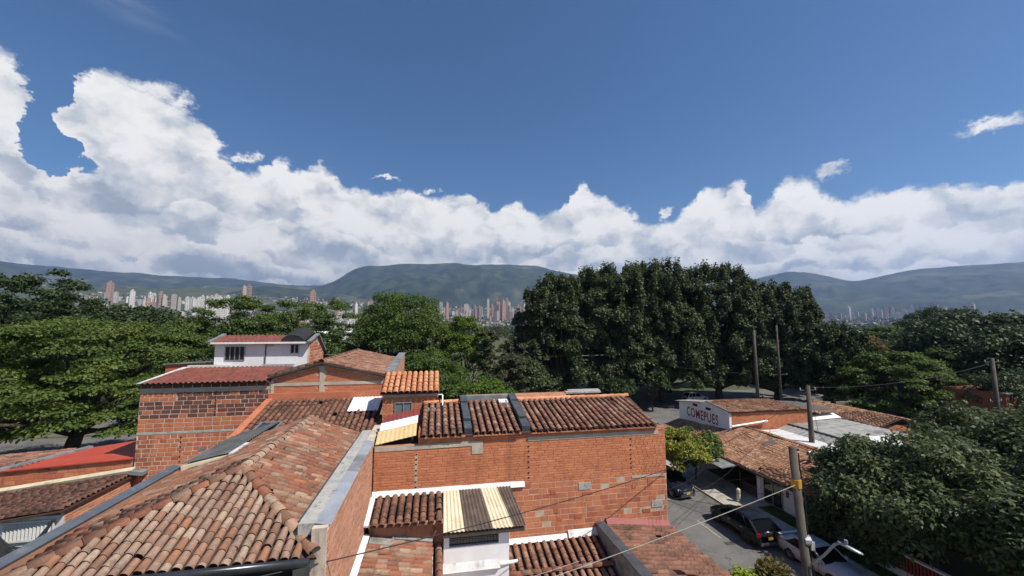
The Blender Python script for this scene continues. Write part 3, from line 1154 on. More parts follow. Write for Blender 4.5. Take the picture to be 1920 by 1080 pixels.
def slope_trees():
    """dark clumps of trees between the far houses"""
    g = np.random.default_rng(15)
    n, m = 7000, 10
    az = np.radians(g.uniform(-55, 74, n))
    r = CITY0 + (CITY1 - CITY0) * g.random(n) ** 1.2 * .95
    z = np.array([city_z(q, w) for q, w in zip(r, np.degrees(az))]) * .97
    c = np.repeat(np.stack([r * np.sin(az), r * np.cos(az), z + 3], -1), m, 0)
    p = c + g.normal(size=(n * m, 3)) * np.array([8, 8, 3])
    d = g.normal(size=(n * m, 3))
    d /= np.linalg.norm(d, axis=1)[:, None]
    t = np.cross(d, g.normal(size=(n * m, 3)))
    t /= np.linalg.norm(t, axis=1)[:, None]
    b = np.cross(d, t)
    s_ = g.uniform(3, 6, n * m)[:, None]
    v = np.stack([p, p + t * s_ + b * s_ * .6, p + t * s_ * 2, p + t * s_ - b * s_ * .6], 1).reshape(-1, 3)
    me = bpy.data.meshes.new('slope_trees')
    me.from_pydata(v.tolist(), [], np.arange(len(v)).reshape(-1, 4).tolist())
    tag(link('slope_trees', me, 'leaf_darkgreen'), 'dark trees scattered between the houses of the far slope', 'trees', kind='stuff')


slope_trees()

# ---------------------------------------------------------------- the air of the valley
hz = bpy.data.materials.new('haze')
hz.use_nodes = True
ht = hz.node_tree
ht.nodes.clear()
pv = ht.nodes.new('ShaderNodeVolumePrincipled')
pv.inputs['Color'].default_value = (.38, .56, .95, 1)
pv.inputs['Density'].default_value = 0.000095
pv.inputs['Anisotropy'].default_value = .25
ho = ht.nodes.new('ShaderNodeOutputMaterial')
ht.links.new(pv.outputs[0], ho.inputs['Volume'])
MATS['haze'] = hz
hb = MB().box(-12000, 12000, -12000, 12000, -8, 960).build('haze', 'haze')
tag(hb, 'thin blue haze filling the valley air', 'haze', kind='stuff')


# ---------------------------------------------------------------- streets
def strip(name, x0, x1, y0, y1, z, mat, kind='structure'):
    return tag(MB().add([(x0, y0, z), (x1, y0, z), (x1, y1, z), (x0, y1, z)], [(0, 1, 2, 3)]).build(name, mat), kind=kind)


strip('street', 14.2, 22.3, -30, 61.5, .012, 'asphalt')
strip('avenue', -420, 420, 62, 78, .010, 'avenue_asphalt')
strip('avenue', -420, 420, 96, 110, .010, 'avenue_asphalt')
sw = MB().box(22.3, 22.46, -30, 60, 0, .13)
tag(sw.build('kerb', 'concrete'), kind='structure')
pv_ = tag(MB().box(22.46, 26.0, -30, 60, 0, .12).build('pavement', 'sidewalk'), kind='structure')
g_ = random.Random(3)
for k in range(26):
    y = 14.0 + k * 1.2
    MB().box(23.3 + .008, 24.5 - .008, y + .01, y + 1.19, .1, .134 + g_.uniform(0, .005)).build('slab', 'sidewalk', pv_)
strip('lawn', 24.5, 25.9, 8, 28.0, .145, 'lawn')
strip('lawn', 22.47, 23.3, 8, 26.4, .146, 'lawn')
tag(MB().box(10.2, 14.2, -30, 60, 0, .13).build('pavement', 'sidewalk'), kind='structure')
strip('lawn', 11.0, 13.6, 6, 15, .14, 'lawn')
for y0 in (24.7, 18.5, 30.5, 36.5):
    strip('road_marking', 18.70, 18.82, y0, y0 + 2.5, .017, 'line_paint')
strip('park_path', -60, -20, 48, 61, .008, 'avenue_asphalt')
strip('playing_field', -75, -35, 190, 330, .02, 'lawn')


def grass(name, x0, x1, y0, y1, z, n, seed, label):
    g = np.random.default_rng(seed)
    p = np.stack([g.uniform(x0, x1, n), g.uniform(y0, y1, n), np.full(n, z)], -1)
    h = g.uniform(.04, .11, n)[:, None]
    a = g.uniform(0, 6.28, n)
    w = np.stack([np.cos(a), np.sin(a), np.zeros(n)], -1) * .018
    tip = p + np.stack([g.normal(0, .03, n), g.normal(0, .03, n), np.zeros(n)], -1) + np.array([0, 0, 1]) * h
    v = np.stack([p - w, p + w, tip], 1).reshape(-1, 3)
    me = bpy.data.meshes.new(name)
    me.from_pydata(v.tolist(), [], np.arange(n * 3).reshape(-1, 3).tolist())
    tag(link(name, me, 'leaf_green'), label, 'grass', kind='stuff')


grass('grass', 24.5, 25.85, 18, 27.9, .145, 9000, 3, 'short green grass between pavement and white garage wall')
grass('grass', 22.5, 23.28, 18, 26.3, .146, 5000, 4, 'narrow grass verge along the kerb by the parked cars')

# ---------------------------------------------------------------- house with the large hipped roof (front left)
A = Thing('hip_roof_house', (-5.1, 13.6, 0), 'house with large hipped clay tile roof at lower left foreground', 'house')
fr = A.part('wall', MB().box(-7.95, -2.5, 10.15, 17.9, 0, 9.05), 'white_dirty')
A.box('dark_opening', -6.2, -2.95, 10.10, 10.145, 6.3, 8.75, 'dark_void')
A.box('pilaster', -2.95, -2.52, 9.95, 10.14, 0, 9.0, 'concrete')
pw = A.part('party_wall', MB().box(-2.5, -2.2, 9.55, 18.6, 0, 9.70), 'mortar_pale')
brick_wall(A, pw, (-2.2, 9.6, 5.6), (0, 1, 0), (1, 0, 0), 6.35, 4.0, .30, .082, 'brick_pale', joint=.012, seed=1)
ZR, XR, Y0, Y1 = 10.22, -4.9, 12.05, 17.9
XE, XW, YF = -2.75, -7.78, 9.42
ZE = 9.22
rf = A.part('roof', MB().slab([(XR, Y0, ZR - .03), (XW, YF, ZE - .03), (-2.35, YF, ZE - .03)], .06).slab([(XR, Y0, ZR - .03), (XE, 9.85, 9.36), (XE, Y1, 9.36), (XR, Y1, ZR - .03)], .06).slab([(XR, Y1, ZR - .03), (XW, Y1, 9.25), (XW, YF, ZE - .03), (XR, Y0, ZR - .03)], .06), 'tile_deck')
dn = Vector((0, YF - Y0, ZE - ZR))
Lf = dn.length


def keep_f(c, d):
    y = Y0 + (YF - Y0) * d / Lf
    x = XW + c
    t_ = (Y0 - y) / (Y0 - YF)
    return XR + (XW - XR) * t_ + .08 < x < XR + (-2.42 - XR) * t_ - .05


tile_roof(A, rf, (XW, Y0, ZR), (1, 0, 0), dn, -2.42 - XW, Lf, 'tile_weathered', keep_f, sp=.212, ex=.275, w=.172, ln=.345, seed=2, wav=.018)
dn = Vector((XE - XR, 0, 9.40 - ZR))
Lr = dn.length


def keep_r(c, d):
    y = YF + c
    t_ = d / Lr
    return y > Y0 + (9.72 - Y0) * t_ + .12


tile_roof(A, rf, (XR, YF, ZR), (0, 1, 0), dn, Y1 - YF, Lr, 'tile_orange', keep_r, sp=.235, ex=.30, w=.178, ln=.37, seed=3, wav=.03)
dn = Vector((XW - XR, 0, 9.28 - ZR))
Ll = dn.length


def keep_l(c, d):
    y = YF + c
    t_ = d / Ll
    return y > Y0 + (YF - Y0) * t_ + .10


tile_roof(A, rf, (XR, YF, ZR), (0, 1, 0), dn, Y1 - YF, Ll, 'tile_orange', keep_l, sp=.23, ex=.30, w=.176, ln=.37, seed=4, wav=.03)
ridge_tiles(A, rf, (XR, Y1 + .1, ZR + .03), (XR, Y0, ZR + .03), 'tile_weathered', seed=5)
ridge_tiles(A, rf, (XR, Y0, ZR + .04), (-2.42, YF + .05, ZE + .05), 'tile_orange', seed=6)
ridge_tiles(A, rf, (XR, Y0, ZR + .04), (XW, YF + .05, ZE + .05), 'tile_orange', seed=7)
A.part('gutter', MB().tube([(XW - .1, YF - .15, ZE - .03), (-2.45, YF - .15, ZE - .03)], .08, 9), 'black_gutter', smooth=True)
A.part('fascia', MB().box(XW, -2.4, YF + .02, YF + .07, ZE - .22, ZE - .035), 'slate_metal')
A.part('eave_board', MB().box(XW, -2.5, YF + .09, 10.13, ZE - .14, ZE - .11), 'wood_dark')
cp = A.part('coping', MB().box(-2.83, -2.47, 9.75, 17.6, 9.50, 9.735), 'concrete_pale')
A.part('inner_strip', MB().box(-2.93, -2.835, 10.1, 17.6, 9.44, 9.66), 'grey_paint', cp)
for k in range(4):
    y = 9.7 + k * 1.6
    A.part('flashing', MB().slab([(-2.47, y, 9.755), (-2.15, y, 9.70), (-2.15, y + 1.595, 9.70), (-2.47, y + 1.595, 9.755)], .012, Vector((.17, 0, .98)) * 1.0), ('zinc', 'zinc', 'concrete_grey', 'zinc')[k], cp)
A.part('side_coping', MB().slab([(-8.22, 9.3, 9.50), (-7.98, 9.3, 9.44), (-7.98, 15.2, 9.46), (-8.22, 15.2, 9.52)], .05), 'slate_metal')
A.part('side_wall', MB().box(-8.2, -8.0, 9.4, 17.6, 0, 9.44), 'brick_pale')
A.part('valley_gutter', MB().box(-7.975, -7.8, 9.4, 15.4, 9.12, 9.22), 'black_gutter')  # filled strip; its black stands for the shade inside the gutter channel
gs = MB()
corrugated(gs, (-6.55, 15.0, 9.86), (0, 1, 0), (-1.35, 0, -.28), 4.3, 1.38, .16, .02)
A.part('corrugated_sheet', gs, 'fiber_grey')
A.part('beam', MB().bar((-7.75, 14.75, 9.52), (-6.45, 15.05, 9.74), .16, .14), 'cream_paint')
A.part('sheet_edge', MB().bar((-6.5, 15.0, 9.80), (-6.5, 16.2, 9.80), .12, .1), 'white_dirty')
A.finish(300, 150)

# ---------------------------------------------------------------- dark tiled roof behind it
Cc = Thing('dark_roof_house', (-5.2, 20, 0), 'house with blackened clay tile roof and orange flashing below brick gable', 'house')
Cc.box('wall', -7.95, -2.6, 18.0, 21.95, 0, 9.2, 'mortar_red')


def cz(y): return 9.30 + .24 * (y - 17.6)


rc_ = Cc.part('roof', MB().slab([(-7.9, 17.5, cz(17.5) - .03), (-2.5, 17.5, cz(17.5) - .03), (-2.5, 21.9, cz(21.9) - .03), (-7.9, 21.9, cz(21.9) - .03)], .06), 'tile_deck')


def keep_c(c, d):
    x, y = -7.75 + c, 21.75 - d * .972
    if x > -4.0 and y > 20.15:
        return False
    if -7.35 < x < -6.45 and 18.5 < y < 19.35:
        return False
    return True


tile_roof(Cc, rc_, (-7.75, 21.75, cz(21.75)), (1, 0, 0), (0, -1, -.24), 5.15, 4.35, 'tile_dark', keep_c, sp=.245, seed=8)
Cc.part('flashing', MB().box(-7.95, -2.58, 21.78, 21.94, cz(21.8), cz(21.9) + .34), 'orange_flashing')
Cc.part('flashing', MB().slab([(-8.02, 17.2, cz(17.2) + .12), (-7.74, 17.2, cz(17.2) + .12), (-7.74, 21.78, cz(21.78) + .14), (-8.02, 21.78, cz(21.78) + .14)], .16), 'orange_flashing')
wp = MB()
corrugated(wp, (-3.98, 21.72, cz(21.72) + .11), (1, 0, 0), (0, -1, -.24), 1.38, 1.62, .17, .010)
Cc.part('white_sheet', wp, 'sheet_white')
sk = Cc.part('skylight', MB().slab([(-7.30, 18.55, cz(18.55) + .12), (-6.52, 18.55, cz(18.55) + .12), (-6.46, 19.3, cz(19.3) + .12), (-7.24, 19.3, cz(19.3) + .12)], .03), 'skylight_glass')
Cc.part('frame', MB().bar((-7.32, 18.53, cz(18.53) + .13), (-6.50, 18.53, cz(18.53) + .13), .05, .06).bar((-7.22, 19.32, cz(19.32) + .13), (-6.44, 19.32, cz(19.32) + .13), .05, .06).bar((-7.32, 18.53, cz(18.53) + .13), (-7.23, 19.32, cz(19.32) + .13), .05, .06).bar((-6.50, 18.53, cz(18.53) + .13), (-6.44, 19.32, cz(19.32) + .13), .05, .06), 'frame_alu', sk)
Cc.finish(300)

# ---------------------------------------------------------------- tall block-walled house (left) with red sheet roof
Dd = Thing('block_wall_house', (-10.7, 23.6, 0), 'tall house with bare dark and orange block wall and low red roof', 'house')
dw = Dd.part('wall', MB().box(-13.5, -7.92, 22.0, 25.4, 0, 11.22), 'mortar_pale')
yD = 22.0
brick_wall(Dd, dw, (-13.5, yD, 11.02), (1, 0, 0), (0, -1, 0), 5.5, .20, .40, .20, 'block_dark', seed=11, joint=.032)
Dd.box('concrete_band', -13.5, -7.95, yD - .02, yD - .002, 10.86, 11.0, 'concrete', dw)
brick_wall(Dd, dw, (-13.5, yD, 10.44), (1, 0, 0), (0, -1, 0), 1.5, .40, .40, .20, 'block_orange', seed=12, joint=.032)
brick_wall(Dd, dw, (-11.98, yD, 10.44), (1, 0, 0), (0, -1, 0), 3.98, .40, .40, .20, 'block_dark', seed=13, joint=.032, alt=('block_red', .12))
brick_wall(Dd, dw, (-13.5, yD, 9.64), (1, 0, 0), (0, -1, 0), 5.5, .80, .40, .20, 'block_dark', seed=14, joint=.032, alt=('block_red', .15))
brick_wall(Dd, dw, (-13.5, yD, 9.04), (1, 0, 0), (0, -1, 0), 5.5, .60, .40, .20, 'block_orange', seed=15, joint=.032, alt=('block_red', .2))
Dd.box('concrete_band', -13.5, -9.0, yD - .018, yD - .002, 8.93, 9.02, 'concrete_pale', dw)
brick_wall(Dd, dw, (-13.5, yD, 6.73), (1, 0, 0), (0, -1, 0), 5.5, 2.18, .34, .20, 'block_orange', seed=16, joint=.032, alt=('block_red', .25))
brick_wall(Dd, dw, (-13.5, yD, 5.5), (1, 0, 0), (0, -1, 0), 5.5, 1.2, .26, .10, 'brick_pale', seed=17)
for x in (-10.35, -11.7):
    g = random.Random(int(x * 10))
    for k in range(9):
        z = 10.9 - k * .14 if x > -11 else 8.8 - k * .22
        Dd.box('gap', x, x + .05, yD - .0165, yD - .001, z - .09, z - g.uniform(.0, .03), 'dark_void', dw)
Dd.box('vent_hole', -10.92, -10.6, yD - .019, yD - .001, 8.08, 8.2, 'concrete_grey', dw)
dr = Dd.part('roof', corrugated(MB(), (-13.35, 25.2, 11.70), (1, 0, 0), (0, -3.4, -.38), 5.35, 3.5, .225, .035), 'sheet_redtile')
Dd.part('flashing', MB().slab([(-13.62, 21.85, 11.30), (-13.3, 21.85, 11.32), (-13.25, 25.2, 11.74), (-13.55, 25.2, 11.72)], .04), 'white_dirty')
Dd.part('flashing', MB().box(-13.3, -11.2, 25.15, 25.35, 11.66, 11.80), 'white_dirty')
Dd.part('flashing', MB().box(-9.6, -7.95, 25.15, 25.35, 11.66, 11.80), 'zinc')
Dd.part('fascia', MB().box(-13.55, -7.95, 21.80, 21.86, 11.20, 11.30), 'wood_dark')
Dd.box('parapet', -14.6, -12.3, 25.6, 25.8, 0, 11.85, 'block_red')
Dd.part('parapet_cap', MB().slab([(-14.7, 25.5, 11.86), (-12.2, 25.5, 12.02), (-12.2, 25.9, 12.02), (-14.7, 25.9, 11.86)], .05), 'concrete_grey')
Dd.finish(300, 300)

# ---------------------------------------------------------------- brick gable house
Ee = Thing('brick_gable_house', (-5.2, 27, 0), 'house with orange block gable wall crossed by grey concrete beams', 'house')
XA, ZA = -5.58, 12.08
ew = Ee.part('wall', MB().slab([(-7.9, 22.0, 0), (-2.55, 22.0, 0), (-2.55, 22.0, 11.38), (XA, 22.0, ZA), (-7.9, 22.0, 11.42)], .2, Vector((0, -1, 0))).box(-7.9, -7.7, 22.2, 31.5, 0, 11.3).box(-2.75, -2.55, 22.2, 31.5, 0, 11.3).box(-7.7, -2.75, 31.3, 31.5, 0, 11.3), 'mortar')


def keep_e(c, z):
    x, zz = -7.9 + c, 9.9 + z
    if abs(x - XA) < .17:
        return False
    if 11.16 > zz > 10.98:
        return False
    lim = ZA - (x - XA) / (-2.55 - XA) * (ZA - 11.38) if x > XA else ZA - (XA - x) / (XA + 7.9) * (ZA - 11.42)
    return zz < lim - .12


brick_wall(Ee, ew, (-7.9, 22.0, 9.9), (1, 0, 0), (0, -1, 0), 5.35, .60, .40, .20, 'block_red', keep=keep_e, seed=20, alt=('block_dark', .3))
brick_wall(Ee, ew, (-7.9, 22.0, 10.5), (1, 0, 0), (0, -1, 0), 5.35, .48, .26, .08, 'block_orange', keep=lambda c, z: keep_e(c, z + .6), seed=21, joint=.01)
brick_wall(Ee, ew, (-7.9, 22.0, 11.16), (1, 0, 0), (0, -1, 0), 5.35, .88, .26, .08, 'block_orange', keep=lambda c, z: keep_e(c, z + 1.26), seed=22, joint=.01)
Ee.box('concrete_beam', -7.9, -2.56, 21.965, 21.998, 11.0, 11.15, 'concrete', ew)
Ee.box('concrete_column', XA - .11, XA + .11, 21.96, 21.998, 10.2, 10.998, 'concrete', ew)
Ee.box('concrete_column', XA - .11, XA + .11, 21.96, 21.998, 11.152, 11.95, 'concrete', ew)
Ee.box('concrete_column', -7.92, -7.78, 21.955, 21.998, 10.2, 11.3, 'concrete', ew)
er = Ee.part('roof', MB().slab([(XA, 21.8, ZA + .03), (-2.5, 21.8, 11.40), (-2.5, 31.6, 11.40), (XA, 31.6, ZA + .03)], .06).slab([(XA, 31.6, ZA + .03), (-8.0, 31.6, 11.42), (-8.0, 21.8, 11.42), (XA, 21.8, ZA + .03)], .06), 'tile_deck')
tile_roof(Ee, er, (XA, 21.8, ZA + .06), (0, 1, 0), (-2.6 - XA, 0, 11.46 - ZA - .06), 9.7, 3.05, 'tile_redbrown', sp=.25, seed=23)
tile_roof(Ee, er, (XA, 21.8, ZA + .06), (0, 1, 0), (-7.95 - XA, 0, 11.46 - ZA - .06), 9.7, 2.45, 'tile_redbrown', sp=.25, seed=24)
ridge_tiles(Ee, er, (XA, 31.6, ZA + .1), (XA, 21.75, ZA + .1), 'tile_redbrown', seed=25)
Ee.part('verge', MB().bar((XA, 21.82, ZA + .04), (-2.5, 21.82, 11.42), .10, .09).bar((XA, 21.82, ZA + .04), (-7.98, 21.82, 11.44), .10, .09), 'wood_dark', er)
pr_ = Ee.part('parapet', MB().slab([(-2.2, 22.2, 0), (-2.2, 31, 0), (-2.2, 31, 11.95), (-2.2, 22.2, 11.52)], .32, Vector((1, 0, 0))), 'brick_pale')
Ee.part('parapet_cap', MB().slab([(-2.60, 22.1, 11.56), (-2.12, 22.1, 11.56), (-2.12, 31, 12.0), (-2.60, 31, 12.0)], .05), 'concrete_grey', pr_)
Ee.part('roof_vent', MB().bar((-4.4, 26, 11.86), (-4.1, 26, 11.8), .2, .14), 'white_dirty', er)
Ee.finish(220, 200)

# ---------------------------------------------------------------- white upper storey with two windows
Ff = Thing('white_penthouse', (-9.7, 26.7, 0), 'white upper storey with red roof and two windows above the block wall', 'house')
fw = Ff.part('wall', MB().box(-12.15, -7.30, 25.42, 28.4, 0, 12.98), 'white_paint')
sd_ = Ff.part('gable_wall', MB().slab([(-7.2, 25.42, 0), (-7.2, 28.4, 0), (-7.2, 28.4, 12.30), (-7.2, 26.75, 13.36), (-7.2, 25.42, 13.0)], .098, Vector((1, 0, 0))), 'mortar_pale')


def keep_g(c, z):
    y, zz = 25.42 + c, 11.4 + z
    return zz < (13.36 - (26.75 - y) * .27 if y < 26.75 else 13.36 - (y - 26.75) * .64) - .1


brick_wall(Ff, sd_, (-7.2, 25.42, 11.4), (0, 1, 0), (1, 0, 0), 2.95, 1.96, .36, .18, 'block_red', keep=keep_g, seed=28, alt=('brick_pale', .35))
fr2 = Ff.part('roof', corrugated(MB(), (-12.3, 26.75, 13.42), (1, 0, 0), (0, -1.65, -.36), 4.5, 1.7, .225, .035), 'sheet_redtile')
Ff.part('back_slope', corrugated(MB(), (-12.3, 26.76, 13.42), (1, 0, 0), (0, 1.75, -1.1), 5.0, 2.1, .225, .035), 'sheet_redtile', fr2)
Ff.part('fascia', MB().box(-12.3, -7.25, 25.06, 25.12, 12.96, 13.06), 'white_paint')
Ff.part('soffit', MB().box(-12.25, -7.25, 25.13, 25.41, 12.985, 13.01), 'white_dirty')
Ff.part('verge_cap', MB().bar((-7.15, 25.0, 13.06), (-7.15, 26.75, 13.47), .22, .08).bar((-7.15, 26.75, 13.47), (-7.15, 28.5, 12.38), .22, .08).bar((-12.3, 25.0, 13.06), (-12.3, 26.75, 13.47), .18, .1), 'concrete_grey')
arc = []
dm = MB()
nseg = 10
for k in range(nseg + 1):
    a = math.pi * k / nseg
    arc.append((-8.05 - .62 * math.cos(a), .38 * math.sin(a)))
dm.add([(x, y, 13.05 + z + (y - 25.1) * .25) for y in (25.1, 26.9) for x, z in arc], [(i, i + 1, i + nseg + 2, i + nseg + 1) for i in range(nseg)])
dm.add([(x, 25.12, 13.05 + z) for x, z in arc] + [(-8.05, 25.12, 13.05)], [(i, i + 1, nseg + 1) for i in range(nseg)])
Ff.part('dome_light', dm, 'net_black', smooth=False)
window(Ff, None, (-11.62, 25.42, 12.02), (1, 0, 0), (0, -1, 0), 1.02, .80, 'frame_alu', 'window_glass', 4, .035)
window(Ff, None, (-8.25, 25.42, 12.36), (1, 0, 0), (0, -1, 0), .50, .56, 'frame_white', 'window_glass', 2, .045)
Ff.part('downpipe', MB().tube([(-9.52, 25.37, 11.4), (-9.52, 25.37, 12.95)], .028), 'wood_dark')
Ff.part('vent', MB().box(-9.47, -9.1, 25.38, 25.415, 12.80, 12.92), 'frame_alu')
Ff.finish(0, 160)

# ---------------------------------------------------------------- long orange brick house (centre)
Bb = Thing('long_brick_house', (3.7, 19, 0), 'long house with wide bare orange brick side wall and tile roof', 'house')
bw_ = Bb.part('wall', MB().slab([(-2.15, 16.0, 0), (9.68, 16.0, 0), (9.68, 16.0, 9.70), (-.55, 16.0, 9.80), (-.55, 16.0, 9.50), (-2.15, 16.0, 9.50)], .25, Vector((0, -1, 0))).box(9.43, 9.68, 16.25, 22, 0, 9.6).box(-2.15, 9.43, 21.8, 22, 0, 9.5), 'mortar_red')
BT = 16.0


def blocks_zone(x, z):
    """the lower right of the wall is hollow block, the rest thin brick"""
    return z < (7.80 if x > 3.2 else 7.70) and x > 3.2


def keep_b1(c, z):
    x, zz = -2.15 + c, 7.8 + z
    if x < 1.92 and zz > 9.30 or 1.46 < x < 1.92 and zz > 9.04:
        return x > 1.92
    if x > 3.68 and 9.40 < zz < 9.60:
        return False
    if x > 8.1 and zz < 9.4:
        return False
    if x < -.55:
        return zz < 9.3
    return zz < 9.72 - .01 * x


brick_wall(Bb, bw_, (-2.15, BT, 7.8), (1, 0, 0), (0, -1, 0), 11.8, 1.96, .40, .092, 'brick_orange', joint=.012, keep=keep_b1, seed=31)
brick_wall(Bb, bw_, (8.12, BT, 7.8), (1, 0, 0), (0, -1, 0), 1.55, 1.6, .20, .10, 'brick_orange', joint=.014, seed=32)
Bb.box('mortar_bed', 2.9, 9.675, 15.9965, 15.9995, 4.85, 7.795, 'mortar', bw_)
brick_wall(Bb, bw_, (2.9, BT, 4.85), (1, 0, 0), (0, -1, 0), 6.77, 2.94, .36, .21, 'block_orange', joint=.022, seed=33, alt=('block_red', .22), skip=.022)
Bb.part('concrete_band', MB().slab([(-2.13, 15.975, 9.32), (1.46, 15.975, 9.36), (1.46, 15.975, 9.53), (-2.13, 15.975, 9.49)], .02, Vector((0, -1, 0))), 'concrete', bw_)
Bb.box('concrete_band', 1.462, 1.90, 15.973, 15.998, 9.05, 9.53, 'concrete', bw_)
Bb.box('concrete_band', 3.7, 9.35, 15.974, 15.998, 9.42, 9.58, 'concrete', bw_)
Bb.box('mortar_patch', 5.78, 6.30, 15.972, 15.998, 7.40, 7.68, 'concrete_pale', bw_)
Bb.box('mortar_patch', 8.95, 9.45, 15.972, 15.998, 6.48, 6.75, 'concrete_pale', bw_)
Bb.box('mortar_patch', 8.1, 9.6, 15.976, 15.998, 7.70, 7.795, 'concrete', bw_)
for (x, z, w_, h_) in ((4.6, 7.32, .2, .16), (4.75, 6.6, .16, .2), (5.95, 7.2, .4, .1), (4.9, 6.3, .16, .14), (5.6, 6.32, .3, .16), (8.1, 7.3, .16, .14), (8.8, 7.35, .14, .3), (8.55, 6.3, .34, .14), (5.6, 5.95, .36, .12)):
    Bb.box('broken_hole', x, x + w_, 15.975, 15.998, z, z + h_, 'block_red', bw_)
g = random.Random(8)
for x, z0, z1 in ((-.62, 7.95, 9.2), (3.72, 8.0, 9.3), (8.08, 8.1, 9.35)):
    if x < 0:
        Bb.box('column_joint', x - .05, x + .05, 15.985, 15.999, z0, z1, 'mortar', bw_)
    z = z0
    while z < z1:
        Bb.box('gap', x - .03, x + .03, 15.976, 15.99, z, z + .045, 'dark_void', bw_)
        z += g.uniform(.17, .24)
ZB0, ZB1, YB1 = 9.82, 10.44, 19.0


def bz(y): return ZB0 + (ZB1 - ZB0) * (y - 15.9) / (YB1 - 15.9)


br_ = Bb.part('roof', MB().slab([(-.5, 15.88, bz(15.88) - .03), (9.3, 15.88, bz(15.88) - .05), (9.62, YB1, ZB1 - .03), (-.5, YB1, ZB1 - .03)], .05).slab([(-.5, YB1, ZB1 - .03), (9.62, YB1, ZB1 - .03), (9.62, 22, 9.8), (-.5, 22, 9.8)], .05), 'tile_deck')
sl = Vector((0, 15.86 - YB1, bz(15.86) - ZB1))
for x0, x1, mt, sd2 in ((-.5, 1.15, 'tile_redbrown', 41), (1.5, 3.42, 'tile_redbrown', 42), (3.80, 9.30, 'tile_redbrown', 43)):
    tile_roof(Bb, br_, (x0, YB1, ZB1), (1, 0, 0), sl, x1 - x0, sl.length, mt, sp=.252, w=.20, seed=sd2, wav=.012)
ridge_tiles(Bb, br_, (3.8, YB1, ZB1 + .04), (9.5, YB1, ZB1 + .04), 'tile_new', .22, seed=44)
ridge_tiles(Bb, br_, (-.45, YB1, ZB1 + .04), (1.2, YB1, ZB1 + .04), 'tile_new', .22, seed=45)
Bb.part('eave_strip', MB().box(-.5, 1.2, 15.84, 15.9, 9.74, 9.79).box(1.5, 3.4, 15.84, 15.9, 9.74, 9.79).box(3.8, 9.3, 15.84, 15.9, 9.72, 9.77), 'brick_orange', br_)
for x0, x1 in ((1.18, 1.47), (3.46, 3.78)):
    m_ = MB()
    ys = [15.95, 16.6, 16.61, 17.5, 17.51, 18.4, 18.41, YB1 + .15]
    zs = [.20, .20, .30, .30, .24, .24, .30, .30]
    for k in range(0, 8, 2):
        m_.slab([(x0, ys[k], bz(ys[k]) + zs[k]), (x1, ys[k], bz(ys[k]) + zs[k]), (x1, ys[k + 1], bz(ys[k + 1]) + zs[k + 1]), (x0, ys[k + 1], bz(ys[k + 1]) + zs[k + 1])], .36)
    Bb.part('firewall', m_, 'grey_paint')
Bb.part('firewall_beam', MB().box(1.2, 3.76, YB1 + .05, YB1 + .3, 10.2, 10.72), 'concrete_grey')
Bb.part('roof_patch', MB().slab([(2.95, 18.55, bz(18.55) + .13), (3.40, 18.55, bz(18.55) + .13), (3.40, 18.95, bz(18.95) + .13), (2.95, 18.95, bz(18.95) + .13)], .03), 'sheet_white', br_)
Bb.part('roof_patch', MB().slab([(3.0, 18.0, bz(18.0) + .12), (3.42, 18.0, bz(18.0) + .12), (3.42, 18.5, bz(18.5) + .12), (3.0, 18.5, bz(18.5) + .12)], .03), 'fiber_brown', br_)
# lean-to of coloured sheets at the left end
for (y0, z0, y1, z1, mt, x0, x1) in ((16.05, 9.56, 16.75, 9.86, 'sheet_yellow', -2.12, -.62), (16.76, 9.87, 17.25, 10.06, 'sheet_white', -2.08, -.60), (17.26, 10.07, 17.7, 10.25, 'sheet_maroon', -2.0, -.55)):
    m_ = corrugated(MB(), (x0, y1, z1), (1, 0, .19), (0, y0 - y1, z0 - z1), x1 - x0, math.hypot(y1 - y0, z1 - z0), .17, .005)
    Bb.part('lean_to_sheet', m_, mt)
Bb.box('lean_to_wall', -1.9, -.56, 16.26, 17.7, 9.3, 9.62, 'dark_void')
Bb.box('lean_to_wall', -.56, -.50, 15.99, 18.9, 9.3, 9.95, 'brick_orange')
Bb.finish(300, 300)

# ---------------------------------------------------------------- small rooftop brick room with new tiles
Hh = Thing('rooftop_room', (-1, 19.9, 9.4), 'small brick rooftop room with bright new orange tiles and one window', 'rooftop room')
hw = Hh.part('wall', MB().box(-2.25, .18, 19.0, 21.0, 9.4, 10.95), 'mortar_red')
brick_wall(Hh, hw, (-2.25, 19.0, 9.5), (1, 0, 0), (0, -1, 0), 2.43, 1.28, .27, .085, 'brick_orange', joint=.013, seed=51, keep=lambda c, z: not (.5 < c < 1.29 and .42 < z < 1.1))
Hh.box('concrete_band', -2.26, .19, 18.985, 18.999, 10.79, 10.95, 'concrete', hw)
window(Hh, None, (-1.73, 18.995, 9.96), (1, 0, 0), (0, -1, 0), .76, .60, 'frame_alu', 'window_pale', 2, .04)
hr = Hh.part('roof', MB().slab([(-2.35, 18.85, 10.97), (.24, 18.85, 10.97), (.24, 20.5, 11.62), (-2.35, 20.5, 11.62)], .05), 'tile_deck')
tile_roof(Hh, hr, (-2.33, 20.5, 11.65), (1, 0, 0), (0, -1.68, -.66), 2.56, 1.8, 'tile_new', sp=.256, ex=.34, w=.23, seed=52, wav=.005)
Hh.part('roof_back', MB().slab([(-2.35, 20.5, 11.62), (.24, 20.5, 11.62), (.24, 21.1, 11.3), (-2.35, 21.1, 11.3)], .05), 'tile_deck', hr)
Hh.part('drain_pipe', MB().tube([(.18, 18.9, 10.86), (.36, 18.9, 10.86), (.38, 18.88, 10.83), (.38, 18.6, 10.42)], .028), 'pvc_white')
Hh.part('tank_stand', MB().box(-.45, .1, 18.2, 18.7, 10.2, 10.35).box(-.42, -.3, 18.2, 18.4, 9.9, 10.2), 'concrete_grey')
Hh.finish(120, 60)

